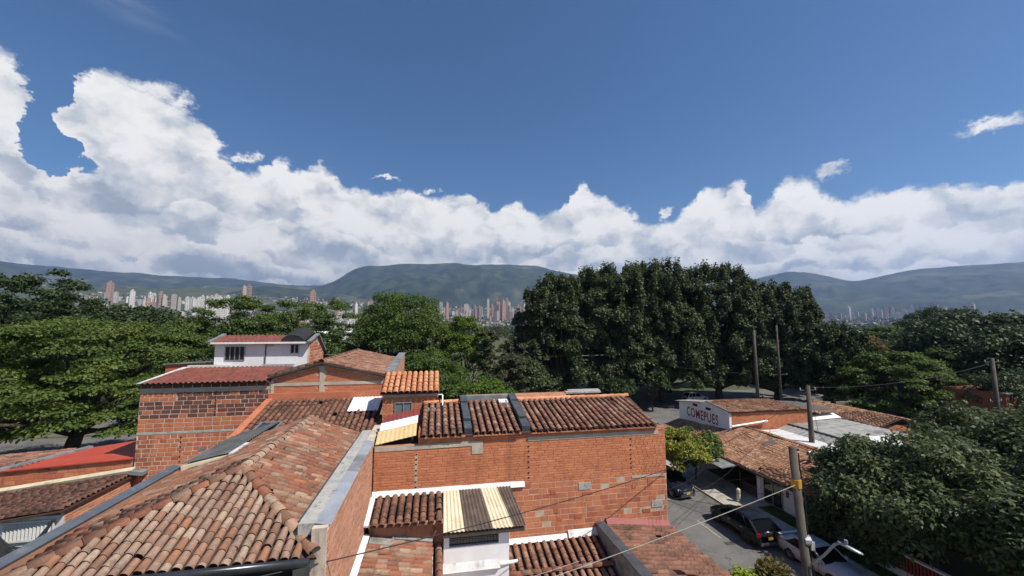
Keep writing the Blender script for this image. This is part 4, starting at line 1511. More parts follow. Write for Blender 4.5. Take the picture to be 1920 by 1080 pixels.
# ---------------------------------------------------------------- courtyard house against the brick wall
Ii = Thing('courtyard_house', (2, 13.5, 0), 'low tiled house with white dormer and striped awning before brick wall', 'house')
Ii.box('wall', -2.17, -.05, 10.2, 15.95, 0, 6.4, 'white_dirty')
Ii.box('wall', .4, 6.45, 10.2, 15.95, 0, 5.0, 'white_dirty')
i1 = Ii.part('roof', MB().slab([(-2.05, 14.45, 7.40), (.38, 14.45, 7.36), (.38, 15.85, 7.66), (-2.05, 15.85, 7.68)], .05), 'tile_deck')
tile_roof(Ii, i1, (-2.0, 15.82, 7.69), (1, 0, 0), (0, -1.42, -.28), 2.36, 1.5, 'tile_dark', sp=.262, ex=.27, w=.21, seed=61)
ridge_tiles(Ii, i1, (-2.02, 14.42, 7.38), (.36, 14.42, 7.34), 'tile_redbrown', .2, seed=62)
Ii.box('wall', -2.05, .38, 14.6, 15.9, 6.4, 7.33, 'mortar_red')
Ii.part('flashing', MB().slab([(-2.17, 15.90, 7.72), (3.55, 15.90, 7.72), (3.55, 15.99, 7.92), (-2.17, 15.99, 7.92)], .03), 'white_paint')
Ii.part('flashing', MB().slab([(-2.19, 14.4, 7.48), (-2.04, 14.4, 7.46), (-2.04, 15.9, 7.76), (-2.19, 15.9, 7.78)], .06), 'white_paint')


def i2z(x): return 7.02 - .20 * (x + 2.1)


i2 = Ii.part('roof', MB().slab([(-2.0, 10.8, i2z(-2.0) - .03), (-.02, 10.8, i2z(-.02) - .03), (-.02, 14.55, i2z(-.02) - .03), (-2.0, 14.55, i2z(-2.0) - .03)], .05), 'tile_deck')
tile_roof(Ii, i2, (-1.98, 10.8, i2z(-1.98)), (0, 1, 0), (1, 0, -.2), 3.72, 1.98, 'tile_orange', keep=lambda c, d: not (c > 3.3 and d < .75), sp=.245, ex=.345, seed=63)
Ii.part('flashing', MB().slab([(-2.19, 10.8, 7.16), (-2.0, 10.8, 7.12), (-2.0, 14.55, 7.12), (-2.19, 14.55, 7.16)], .08), 'white_paint')
Ii.part('flashing', MB().slab([(-1.3, 14.48, 6.98), (.05, 14.48, 6.74), (.05, 14.68, 6.78), (-1.3, 14.68, 7.02)], .04), 'zinc')
Ii.part('flat_sheet', MB().slab([(-1.98, 14.12, 7.07), (-1.22, 14.12, 6.92), (-1.22, 14.52, 6.92), (-1.98, 14.52, 7.07)], .03), 'sheet_pale')
Ii.part('side_strip', MB().box(0, .05, 10.8, 14.5, 6.3, 6.62), 'white_dirty')
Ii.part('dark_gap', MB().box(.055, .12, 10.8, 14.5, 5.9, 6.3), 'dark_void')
i5 = Ii.part('wall_coping', MB().box(.12, .36, 10.8, 14.5, 5.0, 6.5), 'mortar_red')
ridge_tiles(Ii, i5, (.24, 14.45, 6.58), (.24, 10.8, 6.50), 'tile_redbrown', .22, seed=64)
# striped awning roof and white dormer
for k, (mt, xa, xb, xc, xd) in enumerate((('fiber_cream', .40, .99, .37, 1.08), ('fiber_brown', .99, 1.80, 1.08, 2.02), ('fiber_cream', 1.80, 2.43, 2.02, 2.72), ('fiber_brown', 2.43, 2.95, 2.72, 3.15))):
    m_ = MB()
    nn = 24
    vs, fs = [], []
    for i in range(nn + 1):
        t_ = i / nn
        w_ = .018 * math.sin(t_ * (xb - xa) / .12 * 2 * math.pi)
        top_, bot_ = Vector((xa + (xb - xa) * t_, 15.88, 7.80 + w_)), Vector((xc + (xd - xc) * t_, 13.98, 7.22 + w_))
        for q in (top_, bot_, bot_ - Vector((0, 0, .008)), top_ - Vector((0, 0, .008))):
            vs.append(q)
    for i in range(nn):
        for j in range(4):
            a, b = i * 4 + j, i * 4 + (j + 1) % 4
            fs.append((a, b, b + 4, a + 4))
    Ii.part('awning_sheet', m_.add(vs, fs), mt)
Ii.part('awning_beam', MB().box(.36, 3.12, 14.03, 14.12, 7.02, 7.15), 'wood_dark')
dwl = Ii.part('dormer', MB().box(.40, 2.62, 14.25, 15.8, 4.9, 6.60).box(.40, .58, 14.25, 15.8, 6.60, 7.13).box(2.26, 2.62, 14.25, 15.8, 6.60, 7.13).box(.58, 2.26, 14.25, 15.8, 7.06, 7.13), 'white_paint')
Ii.box('window_recess', .60, 2.24, 14.36, 14.40, 6.62, 7.05, 'window_glass', dwl)
gr = MB()
for k in range(16):
    gr.bar((.65 + k * .103, 14.31, 6.61), (.65 + k * .103, 14.31, 7.05), .014, .014, up=(1, 0, 0))
gr.bar((.60, 14.30, 6.80), (2.24, 14.30, 6.80), .016, .016)
Ii.part('window_grille', gr, 'wood_dark', dwl)
Ii.part('dormer_plinth', MB().slab([(.38, 14.12, 5.86), (2.30, 14.12, 5.86), (2.30, 14.26, 6.12), (.38, 14.26, 6.12)], .12), 'white_dirty', dwl)
Ii.part('pipe', MB().tube([(2.3, 14.2, 5.95), (2.92, 14.3, 5.92)], .055), 'pvc_white')


def i3z(y): return 5.32 + .21 * (y - 14.5)


i3 = Ii.part('roof', MB().slab([(2.62, 14.42, i3z(14.42) - .03), (6.5, 14.42, i3z(14.42) - .03), (6.5, 15.85, i3z(15.85) - .03), (2.62, 15.85, i3z(15.85) - .03)], .05), 'tile_deck')
tile_roof(Ii, i3, (2.7, 15.75, i3z(15.75)), (1, 0, 0), (0, -1, -.21), 3.75, 1.36, 'tile_redbrown', sp=.268, ex=.24, w=.2, seed=65)
ridge_tiles(Ii, i3, (6.45, 14.40, 5.40), (2.7, 14.40, 5.40), 'tile_orange', .2, seed=66)
i6 = Ii.part('roof', MB().slab([(1.6, 12.3, 4.80), (6.5, 12.3, 4.80), (6.5, 14.38, 5.22), (1.6, 14.38, 5.22)], .05), 'tile_deck')
tile_roof(Ii, i6, (1.7, 14.32, 5.25), (1, 0, 0), (0, -1, -.2), 4.75, 2.0, 'tile_redbrown', sp=.262, ex=.30, w=.2, seed=67)
Ii.part('flashing', MB().slab([(2.65, 15.86, 5.64), (5.3, 15.86, 5.64), (5.3, 15.985, 5.80), (2.65, 15.985, 5.80)], .03), 'white_paint')
Ii.part('flashing', MB().slab([(5.3, 15.80, 5.70), (6.5, 15.80, 5.70), (6.5, 15.985, 5.92), (5.3, 15.985, 5.92)], .03), 'white_dirty')
Ii.finish(300, 0)

# ---------------------------------------------------------------- street-side roof with grey firewall (lower centre right)
Jr = Thing('street_side_house', (8.2, 13, 0), 'low house with speckled dark tile roof beside the street below brick wall', 'house')
Jr.box('wall', 6.8, 9.45, 9.0, 15.95, 0, 5.4, 'white_dirty')
fwl = Jr.part('firewall', MB().slab([(6.52, 9.0, 0), (6.52, 15.96, 0), (6.52, 15.96, 6.10), (6.52, 9.0, 6.25)], .24, Vector((-1, 0, 0))), 'concrete_grey')
Jr.part('firewall_cap', MB().slab([(6.46, 9.0, 6.27), (6.84, 9.0, 6.27), (6.84, 15.97, 6.12), (6.46, 15.97, 6.12)], .04), 'grey_paint', fwl)


def jz(x): return 6.02 - .135 * (x - 6.78)


jr_ = Jr.part('roof', MB().slab([(6.78, 9.0, jz(6.78) - .05), (9.75, 9.0, jz(9.75) - .05), (9.75, 15.9, jz(9.75) - .05), (6.78, 15.9, jz(6.78) - .05)], .05), 'tile_deck')
tile_roof(Jr, jr_, (6.80, 9.0, jz(6.8)), (0, 1, 0), (1, 0, -.135), 6.9, 2.98, 'tile_dark', sp=.25, ex=.33, seed=71, w=.205)
Jr.part('flashing', MB().slab([(6.9, 15.78, 6.10), (9.7, 15.78, 5.74), (9.7, 15.985, 5.90), (6.9, 15.985, 6.26)], .03), 'sheet_maroon')
Jr.part('gutter', MB().tube([(9.83, 9.0, 5.55), (9.83, 15.9, 5.55)], .06, 8), 'black_gutter')
Jr.finish(300, 0)

# ---------------------------------------------------------------- old house in the lower left corner
Oo = Thing('corner_house', (-16, 20, 0), 'old low house with dark tiles and cream coping in the left corner', 'house')


def oz(x): return 7.22 + .11 * (x + 13.5)


ow = Oo.part('wall', MB().box(-23.0, -13.62, 18.45, 22.0, 0, 6.0), 'white_dirty')
ow2 = Oo.part('side_wall', MB().box(-13.62, -13.48, 18.5, 22.0, 0, 7.1), 'mortar')
brick_wall(Oo, ow2, (-13.48, 18.55, 5.4), (0, 1, 0), (1, 0, 0), 3.4, 1.62, .30, .10, 'brick_orange', seed=81, alt=('brick_pale', .3))
orf = Oo.part('roof', MB().slab([(-23, 18.2, oz(-23) - .03), (-13.35, 18.2, oz(-13.35) - .03), (-13.35, 21.9, oz(-13.35) - .03), (-23, 21.9, oz(-23) - .03)], .05), 'tile_deck')
tile_roof(Oo, orf, (-13.4, 18.25, oz(-13.4)), (0, 1, 0), (-1, 0, -.11), 3.6, 7.6, 'tile_dark', sp=.24, ex=.33, seed=82)
Oo.part('cream_coping', MB().slab([(-23, 21.75, oz(-23) + .16), (-13.45, 21.75, oz(-13.45) + .22), (-13.45, 22.0, oz(-13.45) + .30), (-23, 22.0, oz(-23) + .24)], .16), 'cream_paint')
Oo.part('coping_end', MB().bar((-13.45, 21.8, 7.38), (-12.9, 21.8, 7.30), .4, .16), 'concrete_grey')
obw = Oo.part('rear_wall', MB().slab([(-23, 22.06, 0), (-13.6, 22.06, 0), (-13.6, 22.06, 7.86), (-23, 22.06, 7.46)], .18, Vector((0, -1, 0))), 'mortar_red')
brick_wall(Oo, obw, (-19.5, 22.06, 7.0), (1, 0, 0), (0, -1, 0), 5.8, .8, .38, .20, 'block_red', keep=lambda c, z: 7.0 + z < 7.50 + c * .045, seed=83, alt=('block_orange', .5))
Oo.part('red_sheet_roof', MB().slab([(-18.6, 21.95, 7.66), (-13.56, 21.95, 7.92), (-13.56, 26.0, 7.75), (-15.2, 26.6, 7.72), (-17.6, 25.4, 7.62)], .05).slab([(-14.6, 24.6, 7.98), (-13.56, 24.4, 8.0), (-13.56, 27.0, 7.92), (-14.5, 27.0, 7.92)], .04), 'sheet_red')
Oo.part('edge_strip', MB().bar((-18.65, 21.95, 7.70), (-17.6, 25.4, 7.66), .25, .12), 'concrete_grey')
o2 = Oo.part('rear_roof', MB().slab([(-24, 22.2, 7.3), (-18.7, 22.2, 7.55), (-17.7, 25.4, 7.5), (-24, 25.4, 7.2)], .06), 'tile_deck')
tile_roof(Oo, o2, (-18.1, 22.2, 7.58), (0, 1, 0), (-1, 0, -.05), 3.1, 5.2, 'tile_redbrown', sp=.25, ex=.35, seed=84)
lv = MB()
for k in range(13):
    x = -15.25 + k * .115
    lv.slab([(x, 18.40, 6.22), (x + .07, 18.44, 6.22), (x + .07, 18.44, 6.80), (x, 18.40, 6.80)], .01, Vector((.3, -.95, 0)))
Oo.box('front_wall', -15.9, -13.49, 18.46, 18.6, 5.0, 6.98, 'white_dirty', ow)
shut = Oo.part('louvre_shutter', lv, 'frame_white')
Oo.part('shutter_frame', MB().bar((-15.3, 18.41, 6.18), (-13.72, 18.41, 6.18), .05, .06).bar((-15.3, 18.41, 6.84), (-13.72, 18.41, 6.84), .05, .06).bar((-13.72, 18.41, 6.2), (-13.72, 18.41, 6.82), .05, .05, up=(1, 0, 0)), 'frame_white', shut)
Oo.finish(260, 120)
sn = MB()
for q in range(9):
    pts = []
    for k in range(15):
        t_ = k / 14
        pts.append((-13.25 - 1.75 * t_, 17.75 - .05 * q, 7.10 - (3.2 + .16 * q) * t_ * (1 - t_) - .05 * q - .15 * t_))
    sn.tube(pts, .05, 5)
tag(sn.build('shade_net', 'net_black'), 'sagging black shade net hanging before the white louvre shutter', 'net')
strip('forecourt', 12, 66, 44, 61.9, .006, 'avenue_asphalt')


# ---------------------------------------------------------------- garage house across the street
Gg = Thing('garage_house', (29, 29.5, 0), 'single-storey house with sunlit orange tile roof and open carport across street', 'house')


def gz(x): return 2.42 + .285 * (x - 25.25)


Gg.box('wall', 25.85, 26.0, 22.5, 28.95, 0, 2.5, 'white_paint')
Gg.box('pillar', 25.7, 26.0, 28.96, 29.3, 0, 2.45, 'white_paint')
Gg.box('wall', 26.0, 35.0, 22.5, 22.7, 0, 3.6, 'white_dirty')
Gg.box('wall', 29.8, 35.0, 22.7, 36.0, 0, 3.5, 'white_dirty')
dr_ = Gg.part('gate', MB().box(25.80, 25.845, 27.0, 28.7, .14, 2.2), 'window_glass')
gm_ = MB()
for y in (27.0, 27.85, 28.7):
    gm_.bar((25.79, y, .13), (25.79, y, 2.24), .06, .06, up=(1, 0, 0))
gm_.bar((25.79, 27.0, 2.22), (25.79, 28.7, 2.22), .06, .06)
gm_.bar((25.79, 27.0, .2), (25.79, 28.7, .2), .06, .06)
Gg.part('gate_frame', gm_, 'frame_alu', dr_)
Gg.part('meter_box', MB().box(25.80, 25.848, 26.45, 26.65, 1.3, 1.75), 'grey_paint')
Gg.part('carport_post', MB().tube([(25.6, 31.0, 0), (25.6, 31.0, 2.4)], .05), 'wood_dark')
Gg.part('carport_post', MB().tube([(25.6, 36.3, 0), (25.6, 36.3, 2.4)], .05), 'wood_dark')
Gg.part('low_wall', MB().box(25.75, 25.9, 29.35, 31.0, 0, .95), 'wood_dark')
Gg.part('carport_ceiling', MB().slab([(25.3, 29.3, 2.36), (25.3, 36.2, 2.36), (29.7, 36.2, 3.5), (29.7, 29.3, 3.5)], .05), 'sheet_pale')
Gg.part('awning_panel', MB().slab([(23.6, 30.6, 2.18), (25.2, 30.6, 2.34), (25.2, 34.2, 2.34), (23.6, 34.2, 2.18)], .04), 'concrete_grey')
gr_ = Gg.part('roof', MB().slab([(25.15, 22.3, gz(25.15) - .04), (30.4, 22.3, gz(30.4) - .04), (30.4, 36.15, gz(30.4) - .04), (25.15, 36.15, gz(25.15) - .04)][::1], .06).slab([(30.4, 22.3, gz(30.4) - .04), (34.9, 22.3, 2.75), (34.9, 36.15, 2.75), (30.4, 36.15, gz(30.4) - .04)], .06), 'tile_deck')
tile_roof(Gg, gr_, (30.4, 22.3, gz(30.4)), (0, 1, 0), (-1, 0, -.285), 13.8, 5.4, 'tile_far', sp=.25, ex=.36, seed=91, wav=.035)
tile_roof(Gg, gr_, (30.4, 22.3, gz(30.4)), (0, 1, 0), (1, 0, -.25), 13.8, 4.4, 'tile_far', sp=.25, ex=.36, seed=92, wav=.035)
ridge_tiles(Gg, gr_, (30.4, 36.1, gz(30.4) + .05), (30.4, 22.3, gz(30.4) + .05), 'tile_far', seed=93)
Gg.part('fascia', MB().box(25.02, 25.12, 22.3, 36.15, 2.25, 2.42), 'wood_dark')
Gg.part('skylight', MB().slab([(28.6, 31.2, gz(28.6) + .14), (29.5, 31.0, gz(29.5) + .14), (29.6, 31.7, gz(29.6) + .14), (28.7, 32.0, gz(28.7) + .14)], .04), 'fiber_grey', gr_)
for y in (26.9, 27.3):
    st = MB().tube([(28.8, y, gz(28.8)), (28.8, y, gz(28.8) + .55)], .07, 8)
    st.tube([(28.8 + .2 * math.cos(a_), y, gz(28.8) + .55 + .2 * math.sin(a_)) for a_ in (0.0, .5, 1, 1.5, 2.0, 2.6, 3.14)], .09, 8)
    Gg.part('vent_cowl', st, 'black_gutter', gr_)
lr = Gg.part('rear_roof', MB().slab([(25.2, 36.2, 2.36), (28.95, 36.2, 3.48), (28.95, 44.8, 2.72), (25.2, 44.8, 1.62)], .06), 'tile_deck')
tile_roof(Gg, lr, (28.95, 36.2, 3.55), (0, 8.6, -.76), (-3.75, 0, -1.12), 8.6, 3.9, 'tile_far', sp=.26, ex=.36, seed=94, wav=.03)
Gg.box('rear_wall', 25.6, 28.9, 36.3, 44.6, 0, 1.6, 'white_dirty')
Gg.finish(300, 0)

# ---------------------------------------------------------------- white gabled house with red lettering
Kk = Thing('lettered_house', (34, 40, 0), 'house with white side wall lettered in red and tile roof', 'house')
XK = 29.0
kw = Kk.part('wall', MB().slab([(XK, 36.2, 0), (XK, 36.2, 5.33), (XK, 39.6, 5.72), (XK, 44.6, 4.92), (XK, 44.6, 0)], .25, Vector((-1, 0, 0))), 'white_paint')
kb = Kk.part('brick_wall', MB().box(XK + .25, 38.5, 36.2, 36.4, 0, 5.25), 'mortar_red')
brick_wall(Kk, kb, (XK + .25, 36.2, 3.0), (1, 0, 0), (0, -1, 0), 9.2, 2.22, .30, .10, 'brick_orange', seed=101)
Kk.box('wall', XK + .26, 38.5, 44.3, 44.55, 0, 4.9, 'white_dirty')
kr = Kk.part('roof', MB().slab([(XK - .05, 36.05, 5.30), (38.4, 36.05, 5.24), (37.0, 39.6, 5.74), (XK + .6, 39.6, 5.74)], .06).slab([(XK + .1, 39.6, 5.74), (37.0, 39.6, 5.74), (38.4, 44.6, 4.95), (XK + .1, 44.6, 4.95)], .06), 'tile_deck')
tile_roof(Kk, kr, (XK, 39.6, 5.76), (1, 0, 0), (0, -3.55, -.46), 9.2, 3.6, 'tile_far', keep=lambda c, d: c < 7.9 + d * .38, sp=.27, ex=.38, seed=102, wav=.03)
Kk.part('verge', MB().bar((XK - .05, 39.6, 5.80), (XK - .05, 36.05, 5.42), .1, .1), 'concrete_grey', kr)
Kk.part('roof_slab', MB().slab([(XK - .3, 40.2, 5.66), (XK + 1.6, 40.2, 5.72), (XK + 1.6, 45, 5.0), (XK - .3, 45, 4.95)], .07), 'sheet_pale', kr)
Kk.part('shade_roof', MB().slab([(38.3, 36.3, 5.30), (42.5, 36.6, 5.0), (42.0, 41, 5.1), (37.2, 39.8, 5.6)], .06), 'fiber_grey', kr)
for y in (41.55, 39.35):
    Kk.part('vent_window', MB().box(XK - .012, XK - .002, y - .42, y + .42, 4.92, 5.18), 'dark_void', kw)
Kk.part('roof_pipe', MB().tube([(29.1, 36.0, 4.0), (33.1, 35.9, 4.4)], .09, 8), 'pvc_white')
Kk.finish(150, 120)
# the lettering, painted on the wall: narrow slab-serif capitals
fc = bpy.data.curves.new('lettering', 'FONT')
fc.body = 'COMEPUES'
fc.size = 1.0
fc.extrude = .004
fc.offset = .018
fc.space_character = 1.12
tx = bpy.data.objects.new('lettering', fc)
COL.objects.link(tx)
bpy.context.view_layer.update()
wd_ = tx.dimensions.x
dg_ = bpy.context.evaluated_depsgraph_get()
tm = bpy.data.meshes.new_from_object(tx.evaluated_get(dg_))
bpy.data.objects.remove(tx)
co = np.empty(len(tm.vertices) * 3)
tm.vertices.foreach_get('co', co)
co = co.reshape(-1, 3)
LW, LH = 5.3, 1.02
nx_ = co[:, 0] / wd_ * LW
nz_ = co[:, 1] / .72 * LH
out_ = np.stack([np.full(len(co), XK - .006) - co[:, 2] * .6 - Kk.b.x, 43.15 - nx_ - Kk.b.y, 3.62 + nz_ + nx_ * .012], -1)
tm.vertices.foreach_set('co', out_.ravel())
tm.update()
link('lettering', tm, 'red_paint', kw)

# ---------------------------------------------------------------- long low house behind with grey sheet lean-to
Mm = Thing('long_tile_house', (44.5, 37.5, 0), 'long low house with dark red tile roof behind the grey sheet roof', 'house')
Mm.box('wall', 43.0, 43.2, 33.0, 42.0, 0, 4.0, 'white_paint')
mb_ = Mm.part('brick_wall', MB().box(43.21, 47.0, 32.98, 33.2, 0, 4.1), 'mortar_red')
brick_wall(Mm, mb_, (43.21, 32.98, 1.5), (1, 0, 0), (0, -1, 0), 3.8, 2.6, .30, .10, 'brick_orange', seed=111, alt=('block_dark', .15))
mr = Mm.part('roof', MB().slab([(42.7, 32.7, 4.02), (45.6, 32.7, 4.80), (45.6, 42.3, 4.80), (42.7, 42.3, 4.02)], .06).slab([(45.6, 32.7, 4.80), (48.5, 32.7, 4.0), (48.5, 42.3, 4.0), (45.6, 42.3, 4.80)], .06), 'tile_deck')
tile_roof(Mm, mr, (45.6, 32.7, 4.84), (0, 1, 0), (-2.9, 0, -.78), 9.6, 3.05, 'tile_far', sp=.27, ex=.38, seed=112, wav=.03)
tile_roof(Mm, mr, (45.6, 32.7, 4.84), (0, 1, 0), (2.9, 0, -.8), 9.6, 3.05, 'tile_far', sp=.27, ex=.38, seed=113, wav=.03)
Mm.part('eave_board', MB().box(42.62, 42.7, 32.7, 42.3, 3.86, 4.03), 'wood_dark')
Mm.finish(180, 60)
Ll_ = Thing('sheet_roof_shed', (38, 33, 0), 'low shed with wide grey sheet roof and white flashing behind garage', 'shed')
Ll_.box('wall', 34.4, 42.4, 29.9, 30.1, 0, 3.35, 'concrete_pale')
Ll_.box('wall', 34.2, 34.4, 29.9, 36.1, 0, 3.30, 'concrete_pale')
Ll_.part('roof', corrugated(MB(), (42.6, 29.6, 4.12), (0, 1, 0), (-6.6, 0, -.22), 6.9, 6.6, .6, .02, n=4), 'sheet_pale')
Ll_.part('bent_edge', corrugated(MB(), (35.98, 29.6, 3.90), (0, 1, 0), (-2.2, 0, -.62), 6.9, 2.3, .5, .02, n=4), 'sheet_pale')
Ll_.part('flashing', MB().slab([(36.0, 36.3, 4.0), (42.6, 36.3, 4.25), (42.6, 37.2, 4.55), (36.0, 37.0, 4.25)], .04), 'white_paint')
Ll_.part('white_sheet', MB().slab([(36.8, 27.4, 3.75), (38.8, 27.6, 3.95), (40.8, 30.0, 4.2), (37.8, 30.2, 4.1)], .05), 'sheet_white')
Ll_.part('ridge_strip', MB().bar((35.9, 29.6, 3.96), (35.9, 36.5, 3.96), .25, .05), 'concrete_grey')

# low walls between the plots beyond the brick house
nb_ = Thing('rear_neighbour_house', (7, 26, 0), 'dark side walls with pale copings beyond the long brick house', 'house')
nb_.box('wall', 2.0, 10.4, 22.6, 32.0, 0, 8.6, 'mortar_red')
for (x0, x1, y, z) in ((8.2, 10.2, 24.5, 9.85), (9.4, 11.4, 27.5, 9.45), (10.0, 12.6, 25.2, 8.75)):
    q = nb_.part('firewall', MB().box(x0, x1, y, y + .25, 0, z - .1), 'block_dark')
    nb_.part('coping', MB().box(x0 - .1, x1 + .2, y - .1, y + .35, z - .1, z), 'concrete_pale', q)
nb_.part('roof', MB().slab([(2, 22.4, 8.9), (10.4, 22.4, 8.7), (10.4, 32, 8.4), (2, 32, 8.6)], .1), 'tile_redbrown')

# brown wall of a house at the right edge and the low sheds by the field
rb = Thing('brown_wall_house', (72, 39, 0), 'brown windowless wall at the right edge behind the mango trees', 'house')
rb.part('wall', MB().box(65.5, 80, 36.0, 42, 0, 6.0), 'block_dark')
rb.part('coping', MB().box(65.3, 80.2, 35.8, 36.3, 6.0, 6.12), 'concrete_grey')
ws = Thing('white_shed', (-95, 395, 0), 'long low white shed across the playing field', 'shed')
ws.part('wall', MB().box(-125, -60, 390, 404, 0, 6.5), 'white_dirty')
ws.part('roof', MB().slab([(-126, 389, 6.6), (-59, 389, 6.6), (-59, 397, 8.6), (-126, 397, 8.6)], .2).slab([(-126, 397, 8.6), (-59, 397, 8.6), (-59, 405, 6.6), (-126, 405, 6.6)], .2), 'sheet_white')


# ---------------------------------------------------------------- trees
def leaf_mesh(name, cen, rad, per, size, elong, up, droop, seed, mat, shell=.55, parent=None, base=(0, 0, 0)):
    """leaf-sized faces in clumps: cen (n,3) clump centres, rad (n,3) clump radii, per leaves in each"""
    g = np.random.default_rng(seed)
    n = len(cen) * per
    d = g.normal(size=(n, 3))
    d /= np.linalg.norm(d, axis=1)[:, None]
    d[:, 2] = np.where(d[:, 2] < -.35, -d[:, 2] * .5, d[:, 2])
    rr = (shell + (1 - shell) * g.random(n) ** .7)[:, None]
    ci = np.repeat(np.arange(len(cen)), per)
    p = cen[ci] + d * rr * rad[ci]
    nrm = d * .55 + np.array([0, 0, up]) + g.normal(size=(n, 3)) * .55
    nrm /= np.linalg.norm(nrm, axis=1)[:, None]
    t = d * .6 + g.normal(size=(n, 3)) * .6 + np.array([0, 0, -droop])
    t -= nrm * (t * nrm).sum(1)[:, None]
    t /= np.linalg.norm(t, axis=1)[:, None] + 1e-6
    b = np.cross(nrm, t)
    s = (size * g.uniform(.65, 1.35, n))[:, None]
    v = np.stack([p, p + t * s * .45 + b * s / elong, p + t * s - nrm * s * .12, p + t * s * .45 - b * s / elong], 1).reshape(-1, 3) - np.array(base)
    me = bpy.data.meshes.new(name)
    me.vertices.add(n * 4)
    me.vertices.foreach_set('co', v.ravel())
    me.loops.add(n * 4)
    me.loops.foreach_set('vertex_index', np.arange(n * 4, dtype=np.int32))
    me.polygons.add(n)
    me.polygons.foreach_set('loop_start', np.arange(0, n * 4, 4, dtype=np.int32))
    me.polygons.foreach_set('loop_total', np.full(n, 4, dtype=np.int32))
    me.update(calc_edges=True)
    me.validate()
    return link(name, me, mat, parent)


def limb(mb, a, b, r0, r1, g, bend=.12, n=6):
    a, b = Vector(a), Vector(b)
    L = (b - a).length
    off = Vector((g.uniform(-1, 1), g.uniform(-1, 1), g.uniform(-.2, .6))) * bend * L
    pts, rs = [], []
    for i in range(n + 1):
        t = i / n
        pts.append(a.lerp(b, t) + off * math.sin(math.pi * t) + Vector((g.gauss(0, 1), g.gauss(0, 1), 0)) * .015 * L * (0 < i < n))
        rs.append(r0 + (r1 - r0) * t)
    mb.tube(pts, rs, 7)


def tree(name, label, base, H, rx, ry, z0, style, mat, nclump, per, size, seed, bark='bark', group=None, trunk=.35, cat='tree', elong=3.2, rings=None):
    """a tree: trunk and limbs, and a crown of leaf clumps; style sets how the clumps lie in the crown"""
    g = random.Random(seed)
    q = np.random.default_rng(seed)
    bx, by = base
    th = Thing(name, (bx, by, 0), label, cat, group)
    cen, rad = [], []
    up, droop, shell = .5, .15, .5
    if style == 'umbrella':       # flat pads in tiers, open underneath
        for i in range(nclump):
            a, r_ = g.uniform(0, 6.28), math.sqrt(g.random())
            top = H - (H - z0) * (.15 + .75 * r_ ** 2.2) * g.uniform(.8, 1.05)
            lift = g.choice((0, 0, .08, .22, .42)) * (H - z0) - .16 * (H - z0) * math.sin(a * 3 + seed) * r_
            z = max(z0, top - lift)
            cen.append((bx + rx * r_ * math.cos(a), by + ry * r_ * math.sin(a), z))
            s = g.uniform(.11, .19) * (rx + ry) / 2
            rad.append((s, s, s * g.uniform(.26, .44)))
        up, droop, shell = 1.0, .1, .25
    elif style == 'plume':        # dense upright plumes
        for i in range(nclump):
            a, r_ = g.uniform(0, 6.28), math.sqrt(g.random())
            zt = z0 + (H - z0) * math.sqrt(max(0, 1 - (r_ * .95) ** 3.6))
            z = zt - (zt - z0) * (g.random() ** 1.6) * .95
            k = .93 + .12 * g.random()
            cen.append((bx + rx * r_ * math.cos(a) * k, by + ry * r_ * math.sin(a) * k, z))
            s = g.uniform(.10, .18) * (rx + ry) / 2
            sl_ = 1.0 if z < zt - 1.2 else .62
            rad.append((s * .85 * sl_, s * .85 * sl_, s * g.uniform(.9, 1.7) * (1.0 if sl_ == 1 else 1.25)))
        up, droop, shell = .55, .2, .3
    elif style == 'round':        # rounded heaps
        for i in range(nclump):
            d = q.normal(size=3)
            d /= np.linalg.norm(d)
            if d[2] < -.3:
                d[2] *= -.6
            k = .55 + .45 * g.random() ** .5
            zm, zh = (z0 + H) / 2 - (H - z0) * .08, (H - z0) * .55
            cen.append((bx + rx * d[0] * k, by + ry * d[1] * k, zm + zh * d[2] * k))
            s = g.uniform(.16, .30) * (rx + ry) / 2
            rad.append((s, s, s * .75))
        up, droop, shell = .7, .35, .45
    elif style == 'loose':        # wide loose crown with gaps
        for i in range(nclump):
            a, r_ = g.uniform(0, 6.28), g.random() ** .55
            z = z0 + (H - z0) * g.random() ** .8 * math.sqrt(max(.05, 1 - r_ ** 2 * .8))
            cen.append((bx + rx * r_ * math.cos(a), by + ry * r_ * math.sin(a), z))
            s = g.uniform(.10, .20) * (rx + ry) / 2
            rad.append((s, s, s * .55))
        up, droop, shell = .8, .2, .2
    cen, rad = np.array(cen), np.array(rad)
    leaf_mesh('crown', cen, rad, per, size, elong, up, droop, seed, mat, shell, th.o, (bx, by, 0))
    w = MB()
    fork = max(1.2, z0 * .75)
    limb(w, (bx, by, -.1), (bx + g.uniform(-.3, .3), by + g.uniform(-.3, .3), fork), trunk, trunk * .72, g, .04)
    pick = sorted(range(len(cen)), key=lambda i: g.random())[:min(len(cen), 26)]
    for i in pick:
        c = Vector(cen[i]) - Vector((0, 0, rad[i][2] * .3))
        mid = Vector((bx, by, fork)).lerp(c, .45) + Vector((0, 0, (c.z - fork) * .12))
        limb(w, (bx, by, fork * .97), mid, trunk * .5, trunk * .22, g, .10, 4)
        limb(w, mid, c, trunk * .22, trunk * .06, g, .12, 4)
    th.part('trunk', w, bark, smooth=True)
    return th


def copy_tree(src, name, label, base, scale, rot, group, cat='tree'):
    o = src.o.copy()
    o.name = name
    COL.objects.link(o)
    o.location = (base[0], base[1], base[2] if len(base) > 2 else 0)
    o.scale = (scale, scale, scale * 1.0)
    o.rotation_euler = (0, 0, rot)
    tag(o, label, cat, group)
    for ch in src.o.children:
        c = ch.copy()
        COL.objects.link(c)
        c.parent = o
    return o


